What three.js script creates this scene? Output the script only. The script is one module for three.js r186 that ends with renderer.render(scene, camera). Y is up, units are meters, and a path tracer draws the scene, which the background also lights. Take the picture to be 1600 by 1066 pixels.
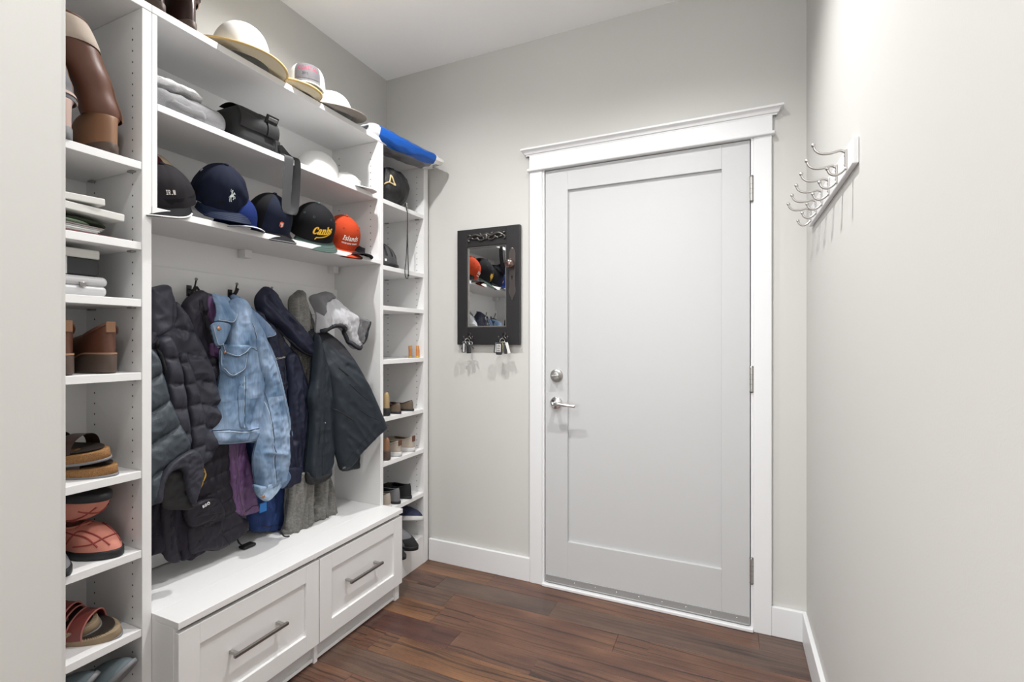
import * as THREE from 'three';
import { RoundedBoxGeometry } from 'three/addons/geometries/RoundedBoxGeometry.js';
import { mergeGeometries, mergeVertices, toCreasedNormals } from 'three/addons/utils/BufferGeometryUtils.js';
import { RectAreaLightUniformsLib } from 'three/addons/lights/RectAreaLightUniformsLib.js';
import { createNoise3D } from 'simplex-noise';

// ---------------------------------------------------------------- camera, light, exposure
// World: x to the right along the door wall, y up, z = -D with D the distance towards the door wall.
const scene = new THREE.Scene();
const camera = new THREE.PerspectiveCamera(70.44, 1600 / 1066, 0.02, 30);
camera.position.set(0, 1.21, 0);
camera.rotation.set(0, 0.4242, 0);
scene.add(camera);

const renderer = new THREE.WebGLRenderer({ antialias: true });
renderer.toneMapping = THREE.LinearToneMapping;
renderer.toneMappingExposure = 0.86;
renderer.shadowMap.enabled = true;
RectAreaLightUniformsLib.init();

const WARM = new THREE.Color(1, 0.99, 0.98);
const CEIL = 2.725;
const SPOTS = [[-1.22, 1.36, 7.9, 1.36], [-0.26, 1.42, 8.5, 1.22], [-0.62, 0.30, 3.4, 1.25]];        // recessed downlights out of view, the last placed to light the near shelf tower: x, D, candela, cone
const FILL_PANELS = [[-0.75, -0.9, 1.0, 1.3, 9.5]];        // ceiling panel added behind the camera as fill light: x, D, width, length, radiance
const FILL_WINDOW = [-0.75, 1.45, 1.5, 1.7, 3.4];              // glowing window added behind the camera for frontal fill: x, centre height, width, height, radiance
scene.background = new THREE.Color(0x000000);

// ---------------------------------------------------------------- helpers
let seedState = 12345;
const rnd = () => { seedState = (seedState * 1664525 + 1013904223) >>> 0; return seedState / 4294967296; };
const noise3 = createNoise3D(rnd);
const fbm = (x, y, z = 0, o = 4) => { let s = 0, a = 0.5; for (let i = 0; i < o; i++) { s += a * noise3(x, y, z); x *= 2.03; y *= 2.03; z *= 2.03; a *= 0.5; } return s; };
const clamp = (v, a = 0, b = 1) => Math.max(a, Math.min(b, v));
const lerp = (a, b, t) => a + (b - a) * t;
const sstep = (a, b, x) => { const t = clamp((x - a) / (b - a)); return t * t * (3 - 2 * t); };
const V = (x, h, D) => new THREE.Vector3(x, h, -D);
const used = {};
function numbered(n) { used[n] = (used[n] ?? -1) + 1; return used[n] ? n + '_' + String(used[n]).padStart(3, '0') : n; }
function sh(m) { m.castShadow = true; m.receiveShadow = true; return m; }
function tag(o, label, category, group) { o.userData.label = label; o.userData.category = category; if (group) o.userData.group = group; return o; }
// a thing: a Group at its base, at (x, h, D)
function thing(name, label, category, [x, h, D] = [0, 0, 0], group) {
  const o = new THREE.Group(); o.name = numbered(name); o.position.set(x, h, -D); scene.add(o);
  return tag(o, label, category, group);
}
function part(name, geos, mat, parent) {                    // geometry in the parent's own coordinates
  const g = Array.isArray(geos) ? merge(geos) : geos;
  const m = sh(new THREE.Mesh(g, mat)); m.name = name; parent.add(m); return m;
}
function wpart(name, geos, mat, parent) {                   // geometry given in world coordinates
  const g = Array.isArray(geos) ? merge(geos) : geos;
  let p = new THREE.Vector3(); for (let q = parent; q && q !== scene; q = q.parent) p.add(q.position);
  g.translate(-p.x, -p.y, -p.z);
  return part(name, g, mat, parent);
}
function structure(name, geos, mat) { const m = part(name, geos, mat, scene); m.userData.kind = 'structure'; return m; }
function merge(gs) {
  if (gs.length === 1) return gs[0];
  gs = gs.map((g) => { const q = g.index ? g.toNonIndexed() : g; for (const k of Object.keys(q.attributes)) if (!['position', 'normal', 'uv'].includes(k)) q.deleteAttribute(k); if (!q.attributes.uv) q.setAttribute('uv', new THREE.BufferAttribute(new Float32Array(q.attributes.position.count * 2), 2)); return q; });
  return mergeGeometries(gs);
}
// box between corners in (x, h, D), edges rounded by r
function bx(x0, h0, D0, x1, h1, D1, r = 0.0015) {
  const w = Math.abs(x1 - x0), h = Math.abs(h1 - h0), d = Math.abs(D1 - D0);
  r = Math.min(r, w * 0.45, h * 0.45, d * 0.45);
  const g = r > 0 ? new RoundedBoxGeometry(w, h, d, 1, r) : new THREE.BoxGeometry(w, h, d);
  const q = g.index ? g.toNonIndexed() : g;
  q.translate((x0 + x1) / 2, (h0 + h1) / 2, -(D0 + D1) / 2); boxUV(q); return q;
}
function boxUV(g) {
  const p = g.attributes.position, n = g.attributes.normal, u = new Float32Array(p.count * 2);
  for (let i = 0; i < p.count; i++) {
    const ax = Math.abs(n.getX(i)), ay = Math.abs(n.getY(i)), az = Math.abs(n.getZ(i));
    const [a, b] = ax >= ay && ax >= az ? [p.getZ(i), p.getY(i)] : ay >= az ? [p.getX(i), p.getZ(i)] : [p.getX(i), p.getY(i)];
    u[2 * i] = a; u[2 * i + 1] = b;
  }
  g.setAttribute('uv', new THREE.BufferAttribute(u, 2)); return g;
}
const tube = (pts, r, seg = 24, rad = 8, closed = false) => new THREE.TubeGeometry(new THREE.CatmullRomCurve3(pts, closed, 'centripetal'), seg, r, rad, closed);
const tubeL = (pts, r, rad = 8) => { const c = new THREE.CurvePath(); for (let i = 0; i + 1 < pts.length; i++) c.add(new THREE.LineCurve3(pts[i], pts[i + 1])); return new THREE.TubeGeometry(c, (pts.length - 1) * 4, r, rad); };
const ball = (p, r, w = 12, h = 8) => new THREE.SphereGeometry(r, w, h).translate(p.x, p.y, p.z);
function cyl(p, q, r0, r1 = r0, seg = 16) {                  // cylinder from p to q
  const d = q.clone().sub(p), g = new THREE.CylinderGeometry(r1, r0, d.length(), seg);
  g.applyQuaternion(new THREE.Quaternion().setFromUnitVectors(new THREE.Vector3(0, 1, 0), d.clone().normalize()));
  return g.translate((p.x + q.x) / 2, (p.y + q.y) / 2, (p.z + q.z) / 2);
}
function lathe(profile, seg = 24) { return new THREE.LatheGeometry(profile.map(([r, y]) => new THREE.Vector2(r, y)), seg); }
// surface over u, v in 0..1
function surf(fn, nu, nv, uvScale = [1, 1]) {
  const pos = [], uv = [], idx = [];
  for (let j = 0; j <= nv; j++) for (let i = 0; i <= nu; i++) { const p = fn(i / nu, j / nv); pos.push(p.x ?? p[0], p.y ?? p[1], p.z ?? p[2]); uv.push(i / nu * uvScale[0], j / nv * uvScale[1]); }
  for (let j = 0; j < nv; j++) for (let i = 0; i < nu; i++) { const a = j * (nu + 1) + i, b = a + 1, c = a + nu + 1, d = c + 1; idx.push(a, b, d, a, d, c); }
  const g = new THREE.BufferGeometry();
  g.setAttribute('position', new THREE.Float32BufferAttribute(pos, 3)); g.setAttribute('uv', new THREE.Float32BufferAttribute(uv, 2)); g.setIndex(idx); g.computeVertexNormals();
  return g;
}
// same with wrap-around normals joined at the u seam
function surfClosed(fn, nu, nv, uvScale = [1, 1]) {
  const g = surf(fn, nu, nv, uvScale), n = g.attributes.normal;
  for (let j = 0; j <= nv; j++) { const a = j * (nu + 1), b = a + nu; const v = new THREE.Vector3(n.getX(a) + n.getX(b), n.getY(a) + n.getY(b), n.getZ(a) + n.getZ(b)).normalize(); n.setXYZ(a, v.x, v.y, v.z); n.setXYZ(b, v.x, v.y, v.z); }
  return g;
}
// plate with thickness: outline points [a, b] in a plane, extruded and bevelled
function plate(pts, depth, bevel = 0.001, seg = 2, curve = 6) {
  const s = new THREE.Shape(pts.map((p) => new THREE.Vector2(p[0], p[1])));
  return new THREE.ExtrudeGeometry(s, { depth, bevelEnabled: bevel > 0, bevelThickness: bevel, bevelSize: bevel, bevelSegments: seg, curveSegments: curve });
}
function smooth(pts, n = 4) {                                 // closed Catmull-Rom through points
  const c = new THREE.CatmullRomCurve3(pts.map((p) => new THREE.Vector3(p[0], p[1], 0)), true, 'centripetal');
  return c.getPoints(pts.length * n).slice(0, -1).map((p) => [p.x, p.y]);
}
// ---- textures
function tex(w, h, fn, srgb = true, repeat) {
  const d = new Uint8Array(w * h * 4);
  for (let y = 0; y < h; y++) for (let x = 0; x < w; x++) { const c = fn(x, y), o = (y * w + x) * 4; d[o] = clamp(c[0], 0, 255); d[o + 1] = clamp(c[1], 0, 255); d[o + 2] = clamp(c[2], 0, 255); d[o + 3] = c[3] ?? 255; }
  const t = new THREE.DataTexture(d, w, h); t.magFilter = THREE.LinearFilter; t.minFilter = THREE.LinearMipmapLinearFilter; t.wrapS = t.wrapT = THREE.RepeatWrapping;
  if (srgb) t.colorSpace = THREE.SRGBColorSpace; if (repeat) t.repeat.set(...repeat); t.needsUpdate = true; return t;
}
function canvasTex(w, h, draw) {
  const c = document.createElement('canvas'); c.width = w; c.height = h; draw(c.getContext('2d'), w, h);
  const t = new THREE.CanvasTexture(c); t.colorSpace = THREE.SRGBColorSpace; t.magFilter = THREE.LinearFilter; return t;
}
// tiling noise height map
const bumpTex = (n, f, amp = 90, rep = [1, 1], ax = 1, ay = 1) => tex(n, n, (x, y) => {
  const a = x / n * Math.PI * 2, b = y / n * Math.PI * 2; const r = f;
  const v = 0.6 * noise3(Math.cos(a) * r * ax, Math.sin(a) * r * ax + 7 * Math.cos(b) * 0, Math.cos(b) * r * ay) + 0.4 * noise3(Math.sin(b) * r * ay * 2 + 3, Math.cos(a) * 2 * r * ax, Math.sin(a) * r * 2 * ax + Math.cos(b) * 2 * r * ay);
  const s = 128 + amp * v; return [s, s, s];
}, false, rep);
const weaveTex = (() => tex(64, 64, (x, y) => { const k = ((x >> 2) + (y >> 2)) % 2; const s = 128 + (k ? 50 * Math.sin((x % 4) / 4 * Math.PI) : 50 * Math.sin((y % 4) / 4 * Math.PI)) + 20 * (rnd() - 0.5); return [s, s, s]; }, false, [1 / 0.03, 1 / 0.03]))();
const grainTex = (() => tex(128, 128, () => { const s = 128 + 110 * (rnd() - 0.5); return [s, s, s]; }, false, [1 / 0.12, 1 / 0.12]))();
// ---- materials
const mats = {};
function mat(name, color, rough = 0.6, extra = {}) { const m = new THREE.MeshPhysicalMaterial({ color, roughness: rough, ...extra }); m.name = name; mats[name] = m; return m; }
const lin = (r, g, b) => new THREE.Color().setRGB(r, g, b);

// ---------------------------------------------------------------- room shell
const eggshell = bumpTex(128, 9, 60, [1 / 0.18, 1 / 0.18]);
const M = {
  wall: mat('wall_paint', lin(0.595, 0.589, 0.567), 0.75, { bumpMap: eggshell, bumpScale: 0.00025 }),
  ceiling: mat('ceiling_paint', lin(0.95, 0.95, 0.95), 0.85),
  trim: mat('trim_paint', lin(0.76, 0.765, 0.775), 0.38),
  door: mat('door_paint', lin(0.535, 0.54, 0.545), 0.42),
  melamine: mat('white_melamine', lin(0.85, 0.85, 0.85), 0.42),
  benchTop: mat('white_bench_top', lin(0.83, 0.83, 0.83), 0.36),
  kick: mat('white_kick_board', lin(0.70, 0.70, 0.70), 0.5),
  hole: mat('peg_hole_dark', lin(0.10, 0.10, 0.10), 0.8),
  nickel: mat('brushed_nickel', lin(0.50, 0.49, 0.47), 0.32, { metalness: 1 }),
  chrome: mat('polished_chrome', lin(0.72, 0.72, 0.72), 0.14, { metalness: 1 }),
  darkSteel: mat('dark_steel', lin(0.30, 0.29, 0.28), 0.35, { metalness: 1 }),
  alu: mat('aluminium', lin(0.34, 0.34, 0.34), 0.42, { metalness: 0.35 }),
  dark: mat('dark_void', lin(0.02, 0.02, 0.02), 0.9),
  black: mat('black_metal', lin(0.012, 0.012, 0.012), 0.35, { metalness: 0.3 }),
};
const XL = -1.822, XR = 0.28, DB = 2.262, DF = -2.6;
structure('wall_left', bx(XL - 0.12, -0.1, DF - 0.12, XL, CEIL + 0.1, DB + 0.12, 0), M.wall);
structure('wall_right', bx(XR, -0.1, DF - 0.12, XR + 0.12, CEIL + 0.1, DB + 0.12, 0), M.wall);
structure('wall_front', bx(XL, -0.1, DF - 0.12, XR, CEIL + 0.1, DF, 0), M.wall);
structure('ceiling', bx(XL - 0.12, CEIL, DF - 0.12, XR + 0.12, CEIL + 0.12, DB + 0.12, 0), M.ceiling);
// door wall with its opening
const OX0 = -0.853, OX1 = 0.0915, OH = 2.069;
structure('wall_back', [bx(XL, -0.1, DB, OX0, CEIL, DB + 0.12, 0), bx(OX1, -0.1, DB, XR, CEIL, DB + 0.12, 0), bx(OX0, OH, DB, OX1, CEIL, DB + 0.12, 0)], M.wall);
// end of the partition the camera looks past
structure('wall_partition', bx(XL, 0, 0.335, -1.055, CEIL, 0.452, 0.012), M.wall);
structure('added_dark_backing', bx(OX0 - 0.1, -0.1, DB + 0.125, OX1 + 0.1, OH + 0.1, DB + 0.16, 0), M.dark);  // black sheet added behind the door to keep its gaps dark

// floor: sub-floor and engineered hardwood planks laid parallel to the door wall
const floor = structure('floor', bx(XL - 0.1, -0.1, DF - 0.1, XR + 0.1, -0.012, DB + 0.1, 0), mat('subfloor', lin(0.03, 0.018, 0.012), 0.8));
const woods = [];
for (let k = 0; k < 7; k++) {
  const tone = [[94, 66, 52], [82, 65, 56], [106, 74, 52], [80, 52, 44], [88, 67, 56], [96, 66, 51], [74, 60, 54]][k], stripe = [0.75, 0.35, 0.8, 0.35, 0.6, 1.0, 0.3][k];
  const t = tex(512, 128, (x, y) => {
    const u = x / 512 * 1.2, v = y / 128 * 0.127;
    const warp = 0.010 * noise3(u * 1.7, v * 6, k * 9) + 0.004 * noise3(u * 5, v * 14, k * 9 + 3);
    const band = fbm((v + warp) * 60, u * 0.5, k * 5.3, 3);
    const ribbon = sstep(0.12, 0.42, band) * stripe;
    const fine = 0.5 * noise3(u * 9, (v + warp) * 500, k) + 0.5 * noise3(u * 40, v * 1100, k + 50);
    const cloud = fbm(u * 2.2, v * 9, k + 20, 3);
    const fleck = noise3(u * 120, v * 600, k + 70) > 0.62 ? -14 : 0;
    const m = 1.06 + 0.13 * fine + 0.26 * cloud - 0.46 * ribbon - 0.22 * sstep(0.25, 0.6, noise3(u * 0.8, (v + warp) * 210, k + 31)) * stripe;
    return [tone[0] * m + fleck, tone[1] * m + fleck * 0.9 + 3 * cloud, tone[2] * m + fleck * 0.8];
  });
  const b = tex(256, 64, (x, y) => { const s = 128 + 70 * noise3(x * 0.05, y * 1.6, k) + 30 * noise3(x * 0.3, y * 2.5, k + 9); return [s, s, s]; }, false);
  woods.push(mat('hardwood_' + 'abcdefg'[k], lin(1, 1, 1), 0.36, { map: t, bumpMap: b, bumpScale: 0.0003, clearcoat: 0.25, clearcoatRoughness: 0.3 }));
}
{
  // rows of boards: far edge, near edge, joints in x, and the tone of each board
  const edges = []; for (let d = 2.2555; d > 0.6; d -= 0.1272) edges.push(d);
  const joints = [[-1.105, 0.105], [-1.325, -0.73], [-1.2, -0.42], [-1.18, 0.02], [-1.02, 0.1], [-1.3, -0.35], [-0.8], [-1.25, -0.1], [-0.6], [-1.1, -0.2], [-0.7], [-1.2, 0], [-0.5]];
  const tones = [[2, 5, 4], [0, 1, 4], [4, 5, 5], [2, 5, 5], [3, 0, 5], [5, 2, 0], [4, 2], [0, 5, 2], [1, 5], [2, 0, 4], [5, 0], [0, 2, 4], [2, 5]];
  const geoCache = {};
  for (let r = 0; r + 1 < edges.length; r++) {
    const xs = [XL + 0.02, ...(joints[r] ?? [-0.6]), XR - 0.003], D1 = edges[r], D0 = edges[r + 1];
    for (let i = 0; i + 1 < xs.length; i++) {
      const w = xs[i + 1] - xs[i], key = w.toFixed(3);
      const g = new RoundedBoxGeometry(w - 0.0006, 0.012, D1 - D0 - 0.0006, 1, 0.0008);
      const p = g.attributes.position, uv = g.attributes.uv, off = rnd();
      for (let q = 0; q < p.count; q++) uv.setXY(q, (p.getX(q) + w / 2) / 1.2 + off, 0.5 - p.getZ(q) / 0.128);
      g.translate((xs[i] + xs[i + 1]) / 2, -0.006 + (rnd() - 0.5) * 0.0004, -(D0 + D1) / 2);
      part('plank', g, woods[(tones[r] ?? [0, 2, 4])[i % 3]], floor);
    }
  }
  // boards under and behind the camera, out of view
  const g = bx(XL + 0.02, -0.012, DF, XR - 0.003, 0, edges[edges.length - 1], 0);
  const p = g.attributes.position, uv = g.attributes.uv; for (let q = 0; q < p.count; q++) uv.setXY(q, p.getX(q) / 1.2, p.getZ(q) / 0.128);
  part('floor_surface', g, woods[0], floor);
}
// baseboards
structure('baseboard_back_left', bx(-1.52, 0, 2.244, -0.916, 0.118, DB, 0.003), M.trim);
structure('baseboard_back_right', bx(0.155, 0, 2.244, XR, 0.12, DB, 0.003), M.trim);
structure('baseboard_right', bx(0.2635, 0, DF, XR, 0.12, 2.2445, 0.003), M.trim);
structure('baseboard_front', bx(XL, 0, DF, 0.263, 0.12, DF + 0.016, 0.003), M.trim);
structure('baseboard_left', bx(XL, 0, DF + 0.016, XL + 0.016, 0.12, 0.335, 0.003), M.trim);
// wall plate left beside the baseboard: tiny patch marks are left as they are

// ---------------------------------------------------------------- door casing
const CF = 2.242;
structure('trim_1', bx(-0.916, 0, CF, -0.850, 2.056, DB, 0.003), M.trim);
structure('trim_2', bx(0.0885, 0, CF, 0.1555, 2.056, DB, 0.003), M.trim);
const head = structure('trim_3', bx(-0.918, 2.070, CF - 0.002, 0.158, 2.137, DB, 0.002), M.trim);
part('bead', bx(-0.928, 2.055, 2.229, 0.168, 2.0705, DB, 0.006), M.trim, head);
{
  // crown: stepped and coved profile mitred round the ends
  const prof = [[0.018, 2.134], [0.021, 2.136], [0.021, 2.142], [0.026, 2.143], [0.028, 2.149], [0.033, 2.156], [0.041, 2.160], [0.043, 2.161], [0.043, 2.169], [0, 2.169]];
  const loop = [[-0.9, 0], [-0.9, 1], [0.14, 1], [0.14, 0]];
  const pos = [], idx = [];
  for (const [o, h] of prof) {                                // path: left return, front, right return
    const e = o - 0.002;
    pos.push(-0.916 - e, h, -DB, -0.916 - e, h, -(CF + 0.018 - o), 0.156 + e, h, -(CF + 0.018 - o), 0.156 + e, h, -DB);
  }
  for (let j = 0; j + 1 < prof.length; j++) for (let i = 0; i < 3; i++) { const a = j * 4 + i; idx.push(a, a + 1, a + 5, a, a + 5, a + 4); }
  let g = new THREE.BufferGeometry(); g.setAttribute('position', new THREE.Float32BufferAttribute(pos, 3)); g.setIndex(idx);
  g = toCreasedNormals(g, 0.6);
  part('crown', g, M.trim, head);
}
structure('trim_4', [bx(OX0, 0.0, CF + 0.006, -0.8395, OH - 0.013, DB + 0.1, 0.001), bx(0.0785, 0.0, CF + 0.006, OX1, OH - 0.013, DB + 0.1, 0.001), bx(OX0, OH - 0.013, CF + 0.006, OX1, OH + 0.003, DB + 0.1, 0.001)], M.trim); // jamb

// ---------------------------------------------------------------- the door
const door = new THREE.Group(); door.name = 'door_1'; door.position.set(-0.837, 0.018, -2.255); door.userData = { kind: 'structure' }; scene.add(door);
{
  const x0 = -0.8365, x1 = 0.0755, h0 = 0.018, h1 = 2.0525, px0 = -0.721, px1 = -0.0335, ph0 = 0.232, ph1 = 1.947, f = 2.255, b = 2.297;
  wpart('stile', bx(x0, h0, f, px0, h1, b, 0.002), M.door, door);
  wpart('stile', bx(px1, h0, f, x1, h1, b, 0.002), M.door, door);
  wpart('rail', bx(px0 - 0.0005, h0, f, px1 + 0.0005, ph0, b, 0.0018), M.door, door);
  wpart('rail', bx(px0 - 0.0005, ph1, f, px1 + 0.0005, h1, b, 0.0018), M.door, door);
  wpart('panel', bx(px0 - 0.005, ph0 - 0.005, f + 0.013, px1 + 0.005, ph1 + 0.005, b - 0.013, 0), M.door, door);
  // weather sweep
  const sweep = wpart('door_sweep', [bx(x0 + 0.004, 0.022, f - 0.004, x1 - 0.004, 0.054, f + 0.001, 0.001), bx(x0 + 0.004, 0.018, f - 0.006, x1 - 0.004, 0.024, f, 0.002)], M.alu, door);
  const sc = []; for (let i = 0; i < 9; i++) { const x = lerp(x0 + 0.05, x1 - 0.05, i / 8); sc.push(new THREE.SphereGeometry(0.0042, 10, 6).scale(1, 1, 0.5).translate(x, 0.039, -(f - 0.004))); }
  for (const g of sc) wpart('screw', g, M.chrome, sweep);
  // deadbolt
  const dx = -0.777, dh = 1.04;
  const db = wpart('deadbolt', lathe([[0, 0.024], [0.016, 0.024], [0.019, 0.022], [0.021, 0.012], [0.029, 0.010], [0.032, 0.006], [0.0325, 0]], 40).rotateX(Math.PI / 2).translate(dx, dh, -f), M.nickel, door);
  wpart('thumb_turn', new RoundedBoxGeometry(0.034, 0.008, 0.016, 2, 0.003).translate(dx, dh, -(f - 0.030)), M.chrome, db);
  // lever
  const lh = 0.905, lx = -0.7795;
  const lv = wpart('lever_handle', lathe([[0, 0.016], [0.012, 0.016], [0.014, 0.013], [0.026, 0.011], [0.031, 0.006], [0.0325, 0]], 40).rotateX(Math.PI / 2).translate(lx, lh, -f), M.chrome, door);
  wpart('lever', [cyl(V(lx, lh, f - 0.01), V(lx, lh, f - 0.055), 0.011, 0.010, 20), tube([V(lx, lh, f - 0.05), V(lx + 0.02, lh + 0.001, f - 0.054), V(lx + 0.055, lh - 0.001, f - 0.054), V(lx + 0.105, lh - 0.004, f - 0.05)], 0.0085, 24, 12), ball(V(lx + 0.105, lh - 0.004, f - 0.05), 0.0085), ball(V(lx, lh, f - 0.052), 0.0112)], M.chrome, lv);
  wpart('latch_plate', bx(x0 - 0.0005, lh - 0.03, f + 0.004, x0 + 0.002, lh + 0.03, f + 0.03, 0), M.darkSteel, door);
  // hinges
  for (const hh of [1.845, 1.05, 0.252]) {
    const hg = wpart('hinge', [cyl(V(0.081, hh - 0.05, f - 0.007), V(0.081, hh + 0.05, f - 0.007), 0.0075), bx(0.0735, hh - 0.05, f - 0.002, 0.0795, hh + 0.05, f + 0.004, 0)], M.nickel, door);
    wpart('hinge_pin', [cyl(V(0.081, hh + 0.05, f - 0.007), V(0.081, hh + 0.056, f - 0.007), 0.0088, 0.006), cyl(V(0.081, hh - 0.056, f - 0.007), V(0.081, hh - 0.05, f - 0.007), 0.006, 0.0085)], M.darkSteel, hg);
    for (const q of [-0.02, 0, 0.02]) wpart('knuckle_line', cyl(V(0.081, hh + q - 0.0008, f - 0.007), V(0.081, hh + q + 0.0008, f - 0.007), 0.0078), M.darkSteel, hg);
  }
  const th = structure('trim_5', bx(-0.849, 0, 2.232, 0.088, 0.015, DB + 0.1, 0.004), M.trim);   // threshold
}

// ---------------------------------------------------------------- lamps
function downlight(x, D, cd, cone) {
  const t = thing('unseen_recessed_light', 'round recessed ceiling downlight with a white trim ring, ' + (D < 0.8 ? 'unseen, placed to light the near tower' : x < -0.8 ? 'above the shelf unit' : 'above the floor by the blank wall'), 'light', [x, CEIL, D]);
  part('trim_ring', lathe([[0.048, 0.02], [0.048, 0], [0.05, -0.004], [0.072, -0.005], [0.076, -0.002], [0.076, 0]], 40), M.trim, t);
  part('lens', new THREE.CylinderGeometry(0.047, 0.047, 0.003, 32).translate(0, -0.001, 0), new THREE.MeshStandardMaterial({ color: 0xffffff, emissive: WARM, emissiveIntensity: 6, roughness: 0.5 }), t);
  const l = new THREE.SpotLight(WARM, cd, 0, cone, 0.9, 2); l.position.set(0, -0.012, 0); l.target.position.set(0, -2, 0); l.castShadow = true; l.shadow.radius = 1.2; l.shadow.mapSize.set(2048, 2048); l.shadow.bias = -0.0004;
  t.add(l, l.target);
}
for (const [x, D, cd, cone] of SPOTS) downlight(x, D, cd, cone);
for (const [x, D, w, l, rad] of FILL_PANELS) {
  const t = thing('fill_ceiling_panel', 'added flat ceiling panel for fill light, out of view behind the partition', 'light', [x, CEIL, D]);
  part('frame', [bx(-w / 2 - 0.02, -0.03, -l / 2 - 0.02, w / 2 + 0.02, 0, -l / 2, 0.003), bx(-w / 2 - 0.02, -0.03, l / 2, w / 2 + 0.02, 0, l / 2 + 0.02, 0.003), bx(-w / 2 - 0.02, -0.03, -l / 2, -w / 2, 0, l / 2, 0.003), bx(w / 2, -0.03, -l / 2, w / 2 + 0.02, 0, l / 2, 0.003)], M.trim, t);
  part('diffuser', bx(-w / 2, -0.02, -l / 2, w / 2, -0.01, l / 2, 0), new THREE.MeshStandardMaterial({ color: 0xffffff, emissive: new THREE.Color(1, 0.99, 0.975), emissiveIntensity: 2, roughness: 0.5 }), t);
  const a = new THREE.RectAreaLight(new THREE.Color(1, 0.99, 0.975), rad, w, l); a.position.set(0, -0.025, 0); a.rotation.x = -Math.PI / 2; t.add(a);
}

{
  const [x, h, w, ht, rad] = FILL_WINDOW, D = DF;
  const t = new THREE.Group(); t.name = 'added_window_1'; t.position.set(x, h, -D); t.userData = { kind: 'structure' }; scene.add(t);  // window added for fill light, its panes glow
  part('added_window_frame', [bx(-w / 2 - 0.06, -ht / 2 - 0.06, 0, w / 2 + 0.06, -ht / 2, 0.03), bx(-w / 2 - 0.06, ht / 2, 0, w / 2 + 0.06, ht / 2 + 0.06, 0.03), bx(-w / 2 - 0.06, -ht / 2, 0, -w / 2, ht / 2, 0.03), bx(w / 2, -ht / 2, 0, w / 2 + 0.06, ht / 2, 0.03), bx(-0.012, -ht / 2, 0, 0.012, ht / 2, 0.02)], M.trim, t);
  const fillTint = new THREE.Color(0.97, 0.99, 1);
  const pm = new THREE.MeshStandardMaterial({ color: 0xffffff, emissive: fillTint, emissiveIntensity: 2, roughness: 0.4 });
  for (const s of [-1, 1]) part('fill_pane', bx(s < 0 ? -w / 2 : 0.012, -ht / 2, 0.002, s < 0 ? -0.012 : w / 2, ht / 2, 0.008, 0), pm, t);
  const a = new THREE.RectAreaLight(fillTint, rad, w, ht); a.position.set(0, 0, -0.035); a.rotation.y = Math.PI; a.rotation.set(0, 0, 0); t.add(a);
}

// ---------------------------------------------------------------- cabinets
const XB = -1.815, XF = -1.52, TOP = 2.18;
function pegHoles(rows, D, face, h0, h1, parent) {           // dark discs on a side panel for the shaded shelf-pin holes
  const gs = [];
  for (const x of rows) for (let h = h0; h < h1; h += 0.032) gs.push(new THREE.CylinderGeometry(0.0027, 0.0027, 0.0008, 8).rotateX(Math.PI / 2).translate(x, h, -D - face * 0.0002));
  const m = wpart('peg_hole_disc', gs, M.hole, parent); m.userData.kind = 'stuff'; return m;
}
function tower(name, label, D0, D1, p0, p1, shelves, filler) {
  const t = thing(name, label, 'shelf unit', [XB, 0, (D0 + D1) / 2]);
  wpart('side_panel', bx(XB, 0, D0, XF, TOP - 0.0225, D0 + p0), M.melamine, t);
  wpart('side_panel', bx(XB, 0, D1 - p1, XF, TOP - 0.0225, D1), M.melamine, t);
  wpart('top_panel', bx(XB, TOP - 0.022, D0, XF + 0.001, TOP, D1), M.melamine, t);
  wpart('back_panel', bx(XB, 0.1, D0 + p0, XB + 0.008, TOP - 0.022, D1 - p1, 0), M.melamine, t);
  for (const h of shelves) {
    const s = wpart('shelf', bx(XB + 0.009, h - 0.0215, D0 + p0 + 0.001, XF - 0.001, h, D1 - p1 - 0.001, 0.0012), M.melamine, t);
    if (h > 0.2) for (const x of [-1.56, -1.765]) wpart('shelf_pin', bx(x - 0.012, h - 0.026, D1 - p1 - 0.012, x + 0.012, h - 0.0215, D1 - p1, 0.001), M.alu, s);
  }
  wpart('kick_board', bx(XB, 0, D0 + p0, XF - 0.002, shelves[shelves.length - 1] - 0.022, D1 - p1, 0.001), M.melamine, t);
  pegHoles([-1.5655, -1.762], D1 - p1, -1, 0.22, 2.12, t);
  pegHoles([-1.5655, -1.762], D0 + p0, 1, 0.22, 2.12, t);
  if (filler) wpart('filler_strip', bx(XB, 0, D1, XF - 0.003, TOP, filler, 0.001), M.melamine, t);
  return t;
}
const towerA = tower('shelf_tower', 'tall narrow white shelf tower beside the beige partition, holding boots, sandals and coral sneakers', 0.455, 0.842, 0.025, 0.025, [1.718, 1.490, 1.3285, 1.121, 0.842, 0.617, 0.393, 0.150]);
const towerB = tower('shelf_tower', 'tall narrow white shelf tower in the corner by the mirror, topped by a blue bag', 1.842, 2.222, 0.021, 0.023, [1.896, 1.576, 1.381, 1.119, 0.841, 0.624, 0.386, 0.151], 2.2435);
const hutch = thing('coat_hutch', 'wide white open hutch with two hat shelves and a hook board between the two towers', 'shelf unit', [XB, 1.4, 1.342]);
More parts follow.
